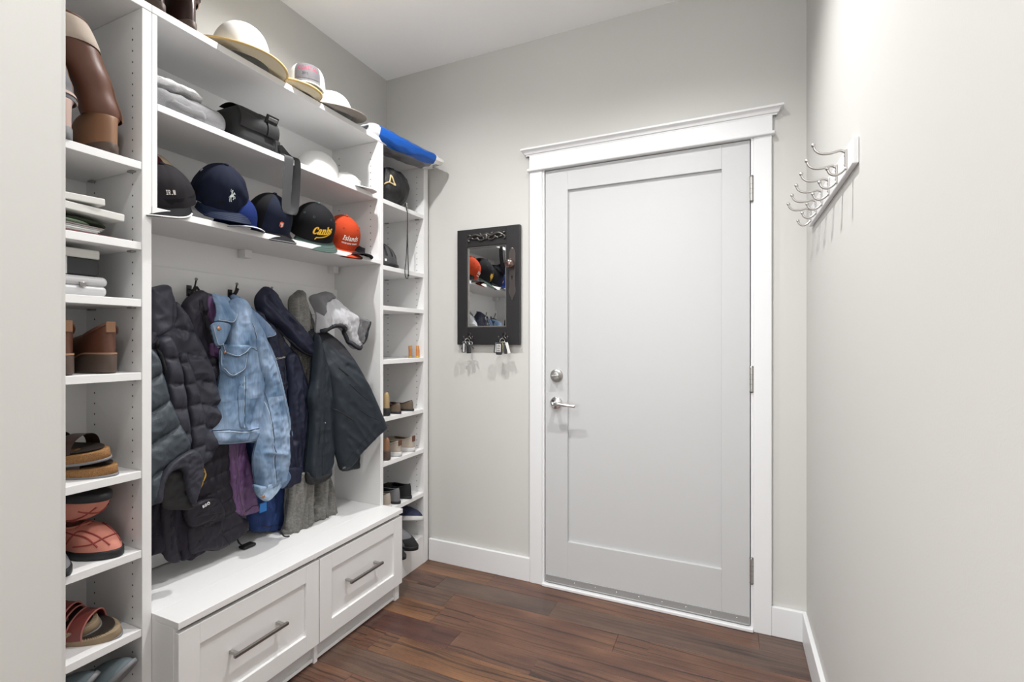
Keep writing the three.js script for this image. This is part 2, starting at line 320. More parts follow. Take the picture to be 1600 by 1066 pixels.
{
  wpart('top_panel', bx(XB, TOP - 0.022, 0.8425, XF + 0.001, TOP, 1.8415), M.melamine, hutch);
  wpart('side_panel', bx(XB, 1.598, 0.8425, XF, TOP - 0.0225, 0.8575), M.melamine, hutch);
  const sp = wpart('side_panel', bx(XB, 1.598, 1.8255, XF, TOP - 0.0225, 1.8415), M.melamine, hutch);
  wpart('back_panel', bx(XB, 0.43, 0.8425, XB + 0.008, TOP - 0.022, 1.8415, 0), M.melamine, hutch);
  wpart('shelf', bx(XB + 0.009, 1.8815, 0.8585, XF - 0.001, 1.9025, 1.8245), M.melamine, hutch);
  wpart('shelf', bx(XB + 0.009, 1.577, 0.8425, XF + 0.002, 1.5975, 1.8415), M.melamine, hutch);
  const hb = wpart('hook_board', bx(XB + 0.008, 1.335, 0.8425, XB + 0.026, 1.467, 1.8415), M.benchTop, hutch);
  for (const D of [0.875, 1.335, 1.81]) wpart('bracket', [bx(XB + 0.008, 1.545, D - 0.016, XB + 0.05, 1.577, D + 0.016, 0.002)], M.benchTop, hutch);
  pegHoles([-1.5655, -1.762], 1.8255, -1, 1.63, 2.13, hutch);
  const x = XB + 0.026;
  for (const D of [0.957, 1.1145, 1.2715, 1.4285, 1.5855, 1.7425]) {
    const hk = wpart('hook', [bx(x, 1.372, D - 0.009, x + 0.003, 1.412, D + 0.009, 0.001), tube([V(x + 0.002, 1.398, D), V(x + 0.02, 1.394, D), V(x + 0.032, 1.405, D), V(x + 0.042, 1.430, D)], 0.0028, 20, 8), tube([V(x + 0.002, 1.383, D), V(x + 0.012, 1.370, D), V(x + 0.022, 1.370, D), V(x + 0.028, 1.382, D)], 0.0028, 16, 8)], M.black, hutch);
    wpart('ball_tip', ball(V(x + 0.042, 1.432, D), 0.0055), M.darkSteel, hk); wpart('ball_tip', ball(V(x + 0.028, 1.384, D), 0.0045), M.darkSteel, hk);
  }
}
// ---- bench with two drawers
const bench = thing('storage_bench', 'low white bench with two shaker drawers under the hanging coats', 'bench', [-1.6, 0, 1.342]);
{
  const F = -1.42;
  wpart('bench_top', [bx(XB, 0.405, 0.8425, -1.5185, 0.425, 1.8415, 0.0003), bx(-1.519, 0.405, 0.8425, -1.398, 0.425, 1.853, 0.0015)], M.benchTop, bench);
  wpart('side_panel', bx(XB, 0, 0.8425, F, 0.405, 0.861), M.melamine, bench);
  wpart('side_panel', bx(XB, 0, 1.8230, F, 0.405, 1.8415), M.melamine, bench);
  wpart('side_panel', bx(-1.518, 0, 1.8425, F, 0.405, 1.853), M.melamine, bench);
  wpart('side_panel', bx(XB, 0, 1.343, F, 0.405, 1.360), M.melamine, bench);
  wpart('back_panel', bx(XB, 0.02, 0.861, XB + 0.01, 0.405, 1.823, 0), M.melamine, bench);
  for (const [a, b] of [[0.861, 1.343], [1.360, 1.823]]) {
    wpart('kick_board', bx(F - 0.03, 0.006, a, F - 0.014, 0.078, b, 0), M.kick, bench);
    wpart('base_trim', bx(F - 0.014, 0.006, a, F - 0.007, 0.019, b, 0.001), M.benchTop, bench);
  }
  for (const [a, b, hc] of [[0.8445, 1.3495, 1.089], [1.3535, 1.851, 1.583]]) {
    const fr = 0.06, h0 = 0.079, h1 = 0.392, x0 = F + 0.001, x1 = F + 0.0195;
    const d = wpart('drawer', [bx(x0, h0, a, x1, h1, a + fr, 0.0012), bx(x0, h0, b - fr, x1, h1, b, 0.0012), bx(x0, h0, a + fr, x1 - 0.0001, h0 + fr, b - fr, 0.0012), bx(x0, h1 - fr, a + fr, x1 - 0.0001, h1, b - fr, 0.0012), bx(-1.79, h0 + 0.02, a + 0.03, F - 0.002, h1 - 0.05, b - 0.03, 0)], M.melamine, bench);
    wpart('drawer_panel', bx(x0, h0 + fr - 0.004, a + fr - 0.004, x1 - 0.010, h1 - fr + 0.004, b - fr + 0.004, 0), M.melamine, d);
    const y = 0.249, xx = x1 - 0.010;
    const hd = wpart('handle', bx(xx + 0.032, y - 0.005, hc - 0.098, xx + 0.042, y + 0.005, hc + 0.098, 0.0012), M.darkSteel, d);
    for (const q of [-0.084, 0.084]) wpart('handle_post', bx(xx, y - 0.0048, hc + q - 0.005, xx + 0.0335, y + 0.0048, hc + q + 0.005, 0.0008), M.nickel, d);
  }
}

// ---------------------------------------------------------------- hanging clothes
// puff(): a padded or draped piece of cloth. pts outline it in (D, h); x is where its rim hangs; f and b are how far it bulges
// to the room and to the wall; w is the width over which the rim rounds; disp adds folds to the room side.
function puff({ pts, x, f = 0.02, b = 0.012, w = 0.03, disp, res = 0.0045, n = 4 }) {
  w *= 0.62;
  const poly = n > 1 ? smooth(pts, n) : pts, N = poly.length;
  let a0 = 1e9, a1 = -1e9, b0 = 1e9, b1 = -1e9; for (const [p, q] of poly) { a0 = Math.min(a0, p); a1 = Math.max(a1, p); b0 = Math.min(b0, q); b1 = Math.max(b1, q); }
  const xe = typeof x === 'function' ? x : () => x;
  const look = (D, h) => {
    let best = 1e9, px = 0, py = 0, ins = false;
    for (let i = 0, j = N - 1; i < N; j = i++) {
      const [ax, ay] = poly[j], [cx, cy] = poly[i], dx = cx - ax, dy = cy - ay, t = clamp(((D - ax) * dx + (h - ay) * dy) / (dx * dx + dy * dy + 1e-12));
      const qx = ax + dx * t, qy = ay + dy * t, d = (D - qx) ** 2 + (h - qy) ** 2;
      if (d < best) { best = d; px = qx; py = qy; }
      if ((ay > h) !== (cy > h) && D < (cx - ax) * (h - ay) / (cy - ay) + ax) ins = !ins;
    }
    return [Math.sqrt(best), ins, px, py];
  };
  const prof = (s) => s >= 1 ? 1 : Math.sqrt(Math.max(0, 1 - (1 - s) * (1 - s)));
  const front = (D, h, d) => xe(D, h) + 0.001 + f * prof(d / w) + (disp ? disp(D, h, d) * Math.min(1, d / 0.014) : 0);
  const fx = (D, h) => { const [d, ins] = look(D, h); return front(D, h, ins ? d : 0); };
  const nu = Math.ceil((a1 - a0) / res) + 1, nv = Math.ceil((b1 - b0) / res) + 1, grid = [];
  for (let j = 0; j <= nv; j++) for (let i = 0; i <= nu; i++) { const D = a0 + (i - 0.5) * res, h = b0 + (j - 0.5) * res; const l = look(D, h); grid.push([D, h, ...l]); }
  const idF = new Int32Array(grid.length).fill(-1), pos = [], uv = [], tri = [], list = [];
  const cells = [];
  for (let j = 0; j < nv; j++) for (let i = 0; i < nu; i++) { const k = [j * (nu + 1) + i, j * (nu + 1) + i + 1, (j + 1) * (nu + 1) + i + 1, (j + 1) * (nu + 1) + i]; if (k.some((q) => grid[q][3])) cells.push(k); }
  for (const c of cells) for (const q of c) if (idF[q] < 0) { idF[q] = list.length; list.push(q); }
  const F = list.map((q) => { const [D, h, d, ins, px, py] = grid[q]; return ins ? [D, h, d] : [px, py, 0]; });
  for (const [D, h, d] of F) { pos.push(front(D, h, d), h, -D); uv.push(D, h); }
  for (const [D, h, d] of F) { pos.push(xe(D, h) - 0.001 - b * prof(d / w), h, -D); uv.push(D, h); }
  const m = F.length;
  for (const [p, q, r, s] of cells.map((c) => c.map((k) => idF[k]))) { tri.push(p, q, r, p, r, s, m + p, m + r, m + q, m + p, m + s, m + r); }
  const g = new THREE.BufferGeometry();
  g.setAttribute('position', new THREE.Float32BufferAttribute(pos, 3)); g.setAttribute('uv', new THREE.Float32BufferAttribute(uv, 2)); g.setIndex(tri);
  // wind every triangle to the outside
  const P = g.attributes.position; const ix = g.index.array;
  for (let t = 0; t < ix.length; t += 6) { // pairs: two front then two back triangles per cell
    const isFront = (t / 6) % 2 === 0;
    for (let k = t; k < t + 6; k += 3) { const [A, B, C] = [ix[k], ix[k + 1], ix[k + 2]]; const uy = P.getY(B) - P.getY(A), uz = P.getZ(B) - P.getZ(A), vy = P.getY(C) - P.getY(A), vz = P.getZ(C) - P.getZ(A); const nx = uy * vz - uz * vy; if ((nx > 0) !== isFront) { ix[k + 1] = C; ix[k + 2] = B; } }
  }
  g.computeVertexNormals();
  return { geo: g, fx };
}
const ridge = (v) => 1 - 2 * Math.pow(Math.abs(v), 0.8);
// soft folds that run along (dx, dh) (a direction), spaced 1/freq apart
const folds = (seed, amp, freq, dx, dh, along = 2.5) => (D, h) => { const l = Math.hypot(dx, dh), a = (D * dx + h * dh) / l, c = (D * dh - h * dx) / l; return amp * (0.75 * noise3(c * freq, a * along, seed) + 0.55 * ridge(noise3(c * freq * 1.9 + 5, a * along * 1.6, seed + 4)) + 0.22 * ridge(noise3(c * freq * 3.4, a * along * 7, seed + 9))); };
const crumple = (seed, amp, s) => (D, h) => amp * 1.25 * (0.55 * ridge(noise3(D * s, h * s, seed)) + 0.45 * ridge(noise3(D * s * 2.2, h * s * 2.2, seed + 7)));
// a straight crease from one point to another: negative amp is a valley
const crease = (D0, h0, D1, h1, wd, amp) => (D, h) => { const dx = D1 - D0, dy = h1 - h0, t = clamp(((D - D0) * dx + (h - h0) * dy) / (dx * dx + dy * dy)), d = Math.hypot(D - D0 - dx * t, h - h0 - dy * t); return amp * Math.exp(-(d * d) / (wd * wd)); };
const baffle = (amp, pitch, slope, off = 0) => (D, h) => { const s = (h - slope * D + off) / pitch, k = Math.abs(Math.sin(Math.PI * s)); return amp * 1.5 * (Math.pow(k, 0.34) - 0.8) + amp * 0.2 * (1 - k) * noise3(D * 70, h * 30, pitch * 90); };
const sum = (...fs) => (D, h, d) => fs.reduce((a, q) => a + q(D, h, d), 0);
const seamOn = (fx, pts, r = 0.0012, lift = 0.0004, seg = 30, n = 3) => { const c = new THREE.CatmullRomCurve3(pts.map(([D, h]) => new THREE.Vector3(D, h, 0)), false, 'centripetal').getPoints(pts.length * 5); return tube(c.map((p) => V(fx(p.x, p.y) + lift, p.y, p.x)), r, c.length * 2, 5); };
// flat print that lies on a surface: w x h metres round (D, h), turned by a
function printOn(fx, D, h, w, ht, a, lift = 0.0012, nu = 14, nv = 8) {
  return surf((u, v) => { const p = (u - 0.5) * w, q = (v - 0.5) * ht, DD = D + p * Math.cos(a) - q * Math.sin(a), hh = h + p * Math.sin(a) + q * Math.cos(a); return V(fx(DD, hh) + lift, hh, DD); }, nu, nv);
}
const textTex = (txt, color, font, w = 256, h = 96, extra) => canvasTex(w, h, (c) => { c.clearRect(0, 0, w, h); c.fillStyle = color; c.font = font; c.textAlign = 'center'; c.textBaseline = 'middle'; if (extra) extra(c, w, h); else c.fillText(txt, w / 2, h / 2); });
const printMat = (name, t, rough = 0.7) => mat(name, lin(1, 1, 1), rough, { map: t, transparent: true, alphaTest: 0.35 });

const C = {
  puffer: mat('charcoal_nylon', lin(0.036, 0.037, 0.051), 0.42, { specularIntensity: 0.6, sheen: 0.08, sheenRoughness: 0.5, sheenColor: lin(0.5, 0.5, 0.6), bumpMap: bumpTex(128, 6, 110, [1 / 0.05, 1 / 0.05]), bumpScale: 0.0012 }),
  pufferLit: mat('lit_charcoal_nylon', lin(0.044, 0.059, 0.074), 0.38, { sheen: 0.08, sheenRoughness: 0.5, sheenColor: lin(0.5, 0.55, 0.6), bumpMap: bumpTex(128, 6, 110, [1 / 0.05, 1 / 0.05]), bumpScale: 0.0014 }),  // paler copy of the body nylon, the highlight is painted in
  quilt: mat('black_nylon', lin(0.016, 0.014, 0.021), 0.5, { specularIntensity: 0.5, sheen: 0.05, sheenRoughness: 0.5, sheenColor: lin(0.5, 0.5, 0.5), bumpMap: weaveTex, bumpScale: 0.0002 }),
  longCoat: mat('plum_black_cloth', lin(0.014, 0.011, 0.019), 0.65, { specularIntensity: 0.4, bumpMap: weaveTex, bumpScale: 0.0002 }),
  charcoal: mat('charcoal_shell', lin(0.032, 0.029, 0.041), 0.55, { specularIntensity: 0.5, bumpMap: weaveTex, bumpScale: 0.0002 }),
  lining: mat('black_lining', lin(0.010, 0.010, 0.011), 0.7),
  purple: mat('purple_shell', lin(0.115, 0.055, 0.145), 0.5, { bumpMap: weaveTex, bumpScale: 0.0002 }),
  navy: mat('navy_shell', lin(0.017, 0.020, 0.040), 0.55, { specularIntensity: 0.5, bumpMap: weaveTex, bumpScale: 0.0002 }),
  navyDark: mat('dark_navy_shell', lin(0.012, 0.013, 0.020), 0.65),
  royal: mat('royal_blue_fleece', lin(0.010, 0.032, 0.125), 0.85, { sheen: 0.3, sheenColor: lin(0.1, 0.2, 0.6) }),
  ski: mat('graphite_ski_shell', lin(0.017, 0.024, 0.033), 0.5, { specularIntensity: 0.7, bumpMap: weaveTex, bumpScale: 0.0002 }),
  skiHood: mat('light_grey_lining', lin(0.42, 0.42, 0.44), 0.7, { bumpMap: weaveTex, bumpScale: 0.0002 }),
  skiHoodShade: mat('shaded_grey_lining', lin(0.13, 0.13, 0.135), 0.7),  // darker copy of the hood lining, shade put into the colour
  copper: mat('copper_rivet', lin(0.55, 0.28, 0.16), 0.35, { metalness: 0.9 }),
  brass: mat('yellow_cord', lin(0.50, 0.30, 0.05), 0.5),
  blueTag: mat('bright_blue_rubber', lin(0.02, 0.20, 0.60), 0.5),
  thread: mat('pale_stitching', lin(0.52, 0.58, 0.64), 0.8),
  threadDark: mat('dark_stitching', lin(0.008, 0.008, 0.010), 0.8),
};
// washed denim: twill, fading, wear along the seams (a print of the cloth itself)
const denimT = tex(512, 512, (x, y) => {
  const u = x / 512 * 0.5, v = y / 512 * 0.5;
  const fade = fbm(u * 9, v * 6, 3, 4), tw = ((x + y * 2) % 6) / 6, slub = noise3(u * 260, v * 14, 8);
  const k = 1 + 0.5 * fade + 0.07 * (tw - 0.5) + 0.08 * slub;
  return [116 * k, 140 * (0.25 + 0.75 * k), 168 * (0.4 + 0.6 * k)];
}, true, [2, 2]);
C.denim = mat('washed_denim', lin(1, 1, 1), 0.85, { map: denimT, bumpMap: weaveTex, bumpScale: 0.0004 });
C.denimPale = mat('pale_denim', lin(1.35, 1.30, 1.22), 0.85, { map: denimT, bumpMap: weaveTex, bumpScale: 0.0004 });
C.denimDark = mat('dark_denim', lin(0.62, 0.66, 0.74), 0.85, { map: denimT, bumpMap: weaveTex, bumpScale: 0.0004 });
const heatherT = tex(256, 256, (x, y) => { const s = 118 + 26 * (rnd() - 0.5) * 2 + 12 * noise3(x * 0.05, y * 0.05, 2); return [s, s, s - 2]; }, true, [1 / 0.14, 1 / 0.14]);
C.heather = mat('grey_heather_knit', lin(0.95, 0.93, 0.90), 0.95, { map: heatherT, bumpMap: grainTex, bumpScale: 0.0006 });

function garment(name, label, category, [D, h]) { return thing(name, label, category, [-1.77, h, D]); }
const piece = (name, o, m, parent) => { const q = puff(o); q.mesh = wpart(name, q.geo, m, parent); return q; };

// --- royal blue fleece behind the denim jacket
{
  const t = garment('fleece_jacket', 'royal blue fleece whose hem shows below the denim jacket cuff', 'jacket', [1.4, 1.35]);
  const X = -1.715;
  const b = piece('body', { pts: [[1.288, 1.143], [1.418, 1.139], [1.456, 0.922], [1.459, 0.652], [1.452, 0.519], [1.446, 0.425], [1.364, 0.441], [1.301, 0.468], [1.290, 0.644]], x: X, f: 0.022, b: 0.01, disp: folds(3, 0.010, 14, 0.1, 1) }, C.royal, t);
  wpart('hem_seam', seamOn(b.fx, [[1.304, 0.492], [1.367, 0.466], [1.443, 0.452]], 0.0012), C.navyDark, t);
  wpart('drawcord_toggle', [tube([V(-1.70, 0.47, 1.235), V(-1.69, 0.445, 1.24), V(-1.68, 0.432, 1.25)], 0.003), bx(-1.69, 0.4265, 1.235, -1.655, 0.438, 1.285, 0.004)], C.lining, t);
  const tag0 = [-1.660, 0.560, 1.320];
  wpart('rubber_tag', bx(-1.667, tag0[1] - 0.018, tag0[2] - 0.016, -1.661, tag0[1] + 0.018, tag0[2] + 0.016, 0.0025), C.blueTag, t);
}
// --- long plain dark coat under the puffer
{
  const t = garment('long_coat', 'long plain plum-black coat, its straight hem hanging lowest next to the shelf tower', 'coat', [0.957, 1.38]);
  const X = -1.67;
  const b = piece('body', { pts: [[0.903, 1.236], [1.009, 1.238], [1.051, 1.064], [1.064, 0.844], [1.077, 0.642], [1.090, 0.482], [1.051, 0.471], [1.042, 0.466], [1.009, 0.497], [0.993, 0.508], [0.961, 0.516], [0.951, 0.528], [0.923, 0.532], [0.903, 0.536]], x: X, f: 0.03, b: 0.02, w: 0.04, disp: sum(folds(11, 0.008, 16, 0.12, 1), baffle(0.002, 0.11, 0.05)) }, C.longCoat, t);
  const pl = piece('placket', { pts: [[0.935, 0.791], [0.960, 0.784], [0.970, 0.679], [0.986, 0.549], [0.994, 0.487], [0.970, 0.493], [0.950, 0.517], [0.941, 0.566], [0.935, 0.669]], x: -1.648, f: 0.012, b: 0.004, w: 0.012, disp: crumple(4, 0.002, 14) }, C.quilt, t);
  wpart('zip_edge', seamOn(pl.fx, [[0.958, 0.775], [0.970, 0.658], [0.986, 0.544], [0.992, 0.496]], 0.0016), C.threadDark, t);
  const pr = piece('front_panel', { pts: [[0.962, 0.784], [1.035, 0.755], [1.035, 0.491], [1.014, 0.480], [1.002, 0.488], [0.986, 0.569], [0.972, 0.668]], x: -1.655, f: 0.014, b: 0.004, w: 0.02, disp: folds(8, 0.006, 22, 0.1, 1) }, C.longCoat, t);
  wpart('hem_seam', seamOn(b.fx, [[0.923, 0.605], [0.942, 0.594], [0.953, 0.592]], 0.001), C.threadDark, t);
}
// --- black quilted coat with the little white lettering
{
  const t = garment('quilted_coat', 'black quilted coat with small white lettering on a gathered pocket flap', 'coat', [1.11, 1.38]);
  const X = -1.67;
  const b = piece('body', { pts: [[1.034, 1.152], [1.141, 1.148], [1.165, 0.962], [1.175, 0.775], [1.194, 0.629], [1.225, 0.558], [1.251, 0.535], [1.248, 0.502], [1.220, 0.483], [1.170, 0.469], [1.136, 0.464], [1.090, 0.482], [1.051, 0.502], [1.030, 0.678], [1.021, 0.895]], x: X, f: 0.035, b: 0.02, w: 0.04, disp: sum(baffle(0.007, 0.055, 0.22), folds(21, 0.004, 14, 0, 1)) }, C.quilt, t);
  const low = piece('pocket_bag', { pts: [[1.019, 0.596], [1.071, 0.587], [1.093, 0.561], [1.107, 0.512], [1.113, 0.483], [1.071, 0.491], [1.028, 0.497]], x: -1.648, f: 0.015, b: 0.004, w: 0.02, disp: crumple(9, 0.003, 12) }, C.quilt, t);
  const fl = piece('pocket_flap', { pts: [[0.998, 0.673], [1.022, 0.669], [1.096, 0.673], [1.126, 0.646], [1.136, 0.603], [1.131, 0.580], [1.079, 0.589], [1.027, 0.589], [1.006, 0.611]], x: -1.632, f: 0.014, b: 0.004, w: 0.012, disp: sum(baffle(0.004, 0.048, 0.25, 0.018), crumple(15, 0.002, 20)) }, C.quilt, t);
  
  const p = [-1.615, 0.656, 1.063];
  wpart('lettering', printOn(fl.fx, p[2], p[1], 0.036, 0.014, 0.28), printMat('white_logo_print', textTex('RDO', '#f2f2f2', 'bold 92px sans-serif', 256, 96)), t);
  wpart('stitch_line', [seamOn(fl.fx, [[1.014, 0.621], [1.070, 0.620], [1.131, 0.609]], 0.0014), seamOn(b.fx, [[1.132, 0.543], [1.153, 0.499], [1.170, 0.474]], 0.0013)], C.threadDark, t);
  wpart('drawcord', [tube([[-1.600, 0.795, 1.040], [-1.600, 0.771, 1.051], [-1.600, 0.743, 1.045]].map(q => V(...q)), 0.0012), tube([[-1.600, 0.743, 1.045], [-1.600, 0.762, 1.053], [-1.600, 0.774, 1.047], [-1.600, 0.761, 1.040], [-1.600, 0.735, 1.042], [-1.600, 0.722, 1.034]].map(q => V(...q)), 0.0016)], C.brass, t);
}
// --- charcoal and purple shell jacket
{
  const t = garment('shell_jacket', 'charcoal and purple shell jacket with a purple sleeve hanging beneath the denim hem', 'jacket', [1.1145, 1.43]);
  const X = -1.70;
  const b = piece('body', { pts: [[1.033, 1.325], [1.048, 1.355], [1.072, 1.374], [1.096, 1.390], [1.114, 1.383], [1.140, 1.376], [1.154, 1.338], [1.176, 1.306], [1.171, 1.147], [1.181, 1.005], [1.183, 0.840], [1.191, 0.768], [1.138, 0.780], [1.070, 0.973], [1.040, 1.151]], x: X, f: 0.035, b: 0.012, w: 0.035, disp: sum(folds(31, 0.010, 18, -0.25, 1), crease(1.10, 1.30, 1.16, 1.05, 0.012, -0.014)) }, C.charcoal, t);
  const sh1 = piece('shoulder_panel', { pts: [[1.103, 1.365], [1.123, 1.371], [1.140, 1.336], [1.156, 1.307], [1.140, 1.267], [1.123, 1.269], [1.107, 1.302]], x: -1.676, f: 0.012, b: 0.008, w: 0.012, disp: folds(33, 0.004, 30, -0.3, 1) }, C.purple, t);
  piece('lower_panel', { pts: [[1.108, 1.203], [1.131, 1.194], [1.138, 1.158], [1.124, 1.135], [1.110, 1.145]], x: -1.66, f: 0.010, b: 0.012, w: 0.012 }, C.purple, t);
  const sl = piece('sleeve', { pts: [[1.145, 0.920], [1.219, 0.909], [1.237, 0.810], [1.264, 0.698], [1.283, 0.590], [1.291, 0.558], [1.250, 0.556], [1.211, 0.560], [1.181, 0.579], [1.167, 0.662], [1.152, 0.804]], x: -1.655, f: 0.022, b: 0.02, w: 0.03, disp: sum(folds(35, 0.006, 16, 0.15, 1), crumple(36, 0.003, 14)) }, C.purple, t);
  wpart('sleeve_zip', [seamOn(sl.fx, [[1.181, 0.840], [1.189, 0.750], [1.204, 0.628], [1.217, 0.563]], 0.0022), seamOn(sl.fx, [[1.174, 0.841], [1.181, 0.751], [1.196, 0.630], [1.206, 0.566]], 0.001)], mat('mauve_zip', lin(0.15, 0.09, 0.16), 0.5), t);
  wpart('cuff_seam', seamOn(sl.fx, [[1.217, 0.582], [1.250, 0.590], [1.286, 0.587]], 0.0012), C.threadDark, t);
  wpart('hood_cord', [seamOn(b.fx, [[1.070, 1.350], [1.087, 1.284], [1.110, 1.217], [1.128, 1.148], [1.133, 1.091], [1.147, 1.055]], 0.0022), seamOn(b.fx, [[1.083, 1.351], [1.101, 1.284], [1.119, 1.228], [1.133, 1.157]], 0.0016)], C.lining, t);
  wpart('hanging_loop', [tube([V(-1.745, 1.405, 1.113), V(-1.742, 1.39, 1.10), V(-1.73, 1.36, 1.085), V(-1.72, 1.345, 1.09)], 0.004), tube([V(-1.745, 1.405, 1.114), V(-1.74, 1.39, 1.122), V(-1.73, 1.37, 1.135), V(-1.715, 1.35, 1.15)], 0.004), tube([V(-1.745, 1.402, 1.112), V(-1.735, 1.375, 1.105), V(-1.725, 1.36, 1.12), V(-1.72, 1.35, 1.135)], 0.0032)], C.lining, t);
}
// --- charcoal down puffer nearest the shelf tower
{
  const t = garment('puffer_jacket', 'charcoal down puffer jacket with a thick hood and highlight-tinted sleeve, nearest the shelf tower', 'jacket', [0.957, 1.43]);
  const seams = C.threadDark;
  const body = piece('body', { pts: [[0.883, 1.275], [0.949, 1.277], [0.973, 1.340], [1.009, 1.296], [1.038, 1.238], [1.073, 1.169], [1.104, 1.083], [1.125, 0.970], [1.116, 0.859], [1.091, 0.806], [1.051, 0.785], [1.026, 0.753], [0.985, 0.790], [0.927, 0.875], [0.883, 0.903]], x: -1.64, f: 0.035, b: 0.03, w: 0.05, disp: sum(baffle(0.013, 0.078, -0.22, 0.02), crumple(41, 0.007, 7), folds(42, 0.004, 9, 0.2, 1)) }, C.puffer, t);
  const col = piece('front_panel', { pts: [[0.897, 1.212], [0.932, 1.228], [0.951, 1.196], [0.967, 1.130], [0.980, 1.052], [0.990, 0.968], [0.999, 0.884], [0.986, 0.865], [0.951, 0.893], [0.932, 0.976], [0.921, 1.057], [0.910, 1.147]], x: -1.605, f: 0.030, b: 0.012, w: 0.024, disp: sum(baffle(0.015, 0.079, -0.08, 0.034), crumple(44, 0.0016, 9)) }, C.puffer, t);
  const col2 = piece('side_panel', { pts: [[0.959, 1.165], [0.986, 1.179], [1.011, 1.112], [1.036, 1.025], [1.053, 0.938], [1.053, 0.852], [1.034, 0.797], [1.003, 0.850], [0.994, 0.947], [0.982, 1.052]], x: -1.62, f: 0.032, b: 0.012, w: 0.022, disp: sum(baffle(0.012, 0.07, 0.10, 0.01), crumple(45, 0.003, 8)) }, C.puffer, t);
  wpart('zip', [seamOn(body.fx, [[0.894, 1.208], [0.908, 1.165], [0.921, 1.107], [0.928, 1.052]], 0.006, 0.008), seamOn(col.fx, [[0.915, 1.097], [0.923, 1.041], [0.932, 0.986], [0.947, 0.938]], 0.005, 0.002)], C.lining, t);
  const hood = piece('hood', { pts: [[0.883, 1.376], [0.908, 1.377], [0.930, 1.385], [0.951, 1.389], [0.963, 1.360], [0.971, 1.303], [0.965, 1.261], [0.948, 1.236], [0.923, 1.220], [0.901, 1.210], [0.883, 1.216]], x: -1.645, f: 0.055, b: 0.03, w: 0.045, disp: sum(crumple(47, 0.004, 8), crease(0.955, 1.42, 0.95, 1.27, 0.008, -0.012)) }, C.puffer, t);
  const sleeve = piece('sleeve', { pts: [[0.853, 1.197], [0.881, 1.173], [0.899, 1.119], [0.914, 1.055], [0.940, 0.977], [0.971, 0.907], [0.983, 0.868], [0.959, 0.845], [0.921, 0.830], [0.899, 0.800], [0.887, 0.749], [0.874, 0.718], [0.853, 0.728]], x: -1.585, f: 0.04, b: 0.03, w: 0.034, disp: sum(baffle(0.016, 0.096, 0.55, 0.05), crumple(48, 0.003, 10)) }, C.pufferLit, t);
  const cuff = piece('cuff', { pts: [[0.950, 0.864], [0.982, 0.866], [1.004, 0.833], [1.008, 0.778], [0.994, 0.728], [0.978, 0.688], [0.962, 0.717], [0.950, 0.773], [0.939, 0.813], [0.909, 0.811], [0.891, 0.781], [0.882, 0.729], [0.864, 0.729], [0.866, 0.761], [0.883, 0.809], [0.909, 0.842]], x: -1.550, f: 0.016, b: 0.008, w: 0.014, disp: crumple(49, 0.004, 18) }, C.puffer, t);
  piece('cuff_lining', { pts: [[0.897, 0.806], [0.941, 0.807], [0.972, 0.792], [0.988, 0.709], [0.984, 0.678], [0.937, 0.688], [0.893, 0.710]], x: -1.556, f: 0.004, b: 0.006, w: 0.012, disp: crumple(50, 0.003, 14) }, C.lining, t);
  const r = [-1.565, 0.698, 0.930];
  wpart('zip_pull', [new THREE.TorusGeometry(0.005, 0.0012, 8, 20).rotateY(Math.PI / 2).translate(r[0], r[1], -r[2]), cyl(V(r[0], r[1] + 0.006, r[2]), V(r[0], r[1] + 0.022, r[2] + 0.004), 0.0014)], M.chrome, t);
  const sn = [-1.556, 0.737, 0.864];
  wpart('snap_button', new THREE.SphereGeometry(0.005, 12, 8).scale(0.5, 1, 1).translate(sn[0], sn[1], -sn[2]), M.darkSteel, t);
}
// --- grey heather hoodie
{
  const t = garment('hoodie', 'grey heather knit hoodie hanging behind the navy and graphite jackets, touching the bench', 'sweater', [1.5855, 1.42]);
  const bend = (D, h) => lerp(-1.655, -1.70, sstep(0.43, 0.95, h));
  piece('body', { pts: [[1.440, 1.139], [1.582, 1.134], [1.623, 0.789], [1.657, 0.609], [1.680, 0.480], [1.692, 0.391], [1.623, 0.408], [1.547, 0.425], [1.513, 0.415], [1.453, 0.404], [1.406, 0.422], [1.400, 0.439], [1.415, 0.465], [1.425, 0.530], [1.453, 0.617], [1.473, 0.762], [1.453, 0.979]], x: bend, f: 0.028, b: 0.02, w: 0.035, disp: sum(folds(51, 0.022, 11, 0.06, 1, 1.2), crease(1.55, 0.72, 1.57, 0.50, 0.014, -0.03), crease(1.50, 0.55, 1.56, 0.46, 0.01, -0.015)) }, C.heather, t);
  piece('hood', { pts: [[1.532, 1.432], [1.501, 1.413], [1.478, 1.392], [1.475, 1.348], [1.488, 1.245], [1.491, 1.109], [1.535, 0.996], [1.621, 0.959], [1.635, 1.132], [1.617, 1.219], [1.599, 1.284], [1.563, 1.376]], x: -1.705, f: 0.035, b: 0.012, w: 0.035, disp: sum(folds(53, 0.012, 20, -0.1, 1), crease(1.555, 1.40, 1.60, 1.18, 0.012, -0.012)) }, C.heather, t);
  piece('sleeve', { pts: [[1.429, 0.668], [1.481, 0.668], [1.535, 0.628], [1.535, 0.504], [1.521, 0.432], [1.468, 0.418], [1.423, 0.424], [1.404, 0.451], [1.417, 0.541]], x: -1.64, f: 0.022, b: 0.02, w: 0.025, disp: sum(folds(55, 0.014, 14, 0.1, 1, 1.2)) }, C.heather, t);
  wpart('hanging_loop', tube([V(-1.745, 1.405, 1.586), V(-1.735, 1.39, 1.58), V(-1.72, 1.38, 1.57)], 0.003), C.lining, t);
  wpart('drawcord_end', [tube([[-1.610, 0.454, 1.361], [-1.610, 0.437, 1.373], [-1.610, 0.428, 1.397]].map(q => V(...q)), 0.003)], C.lining, t);
}
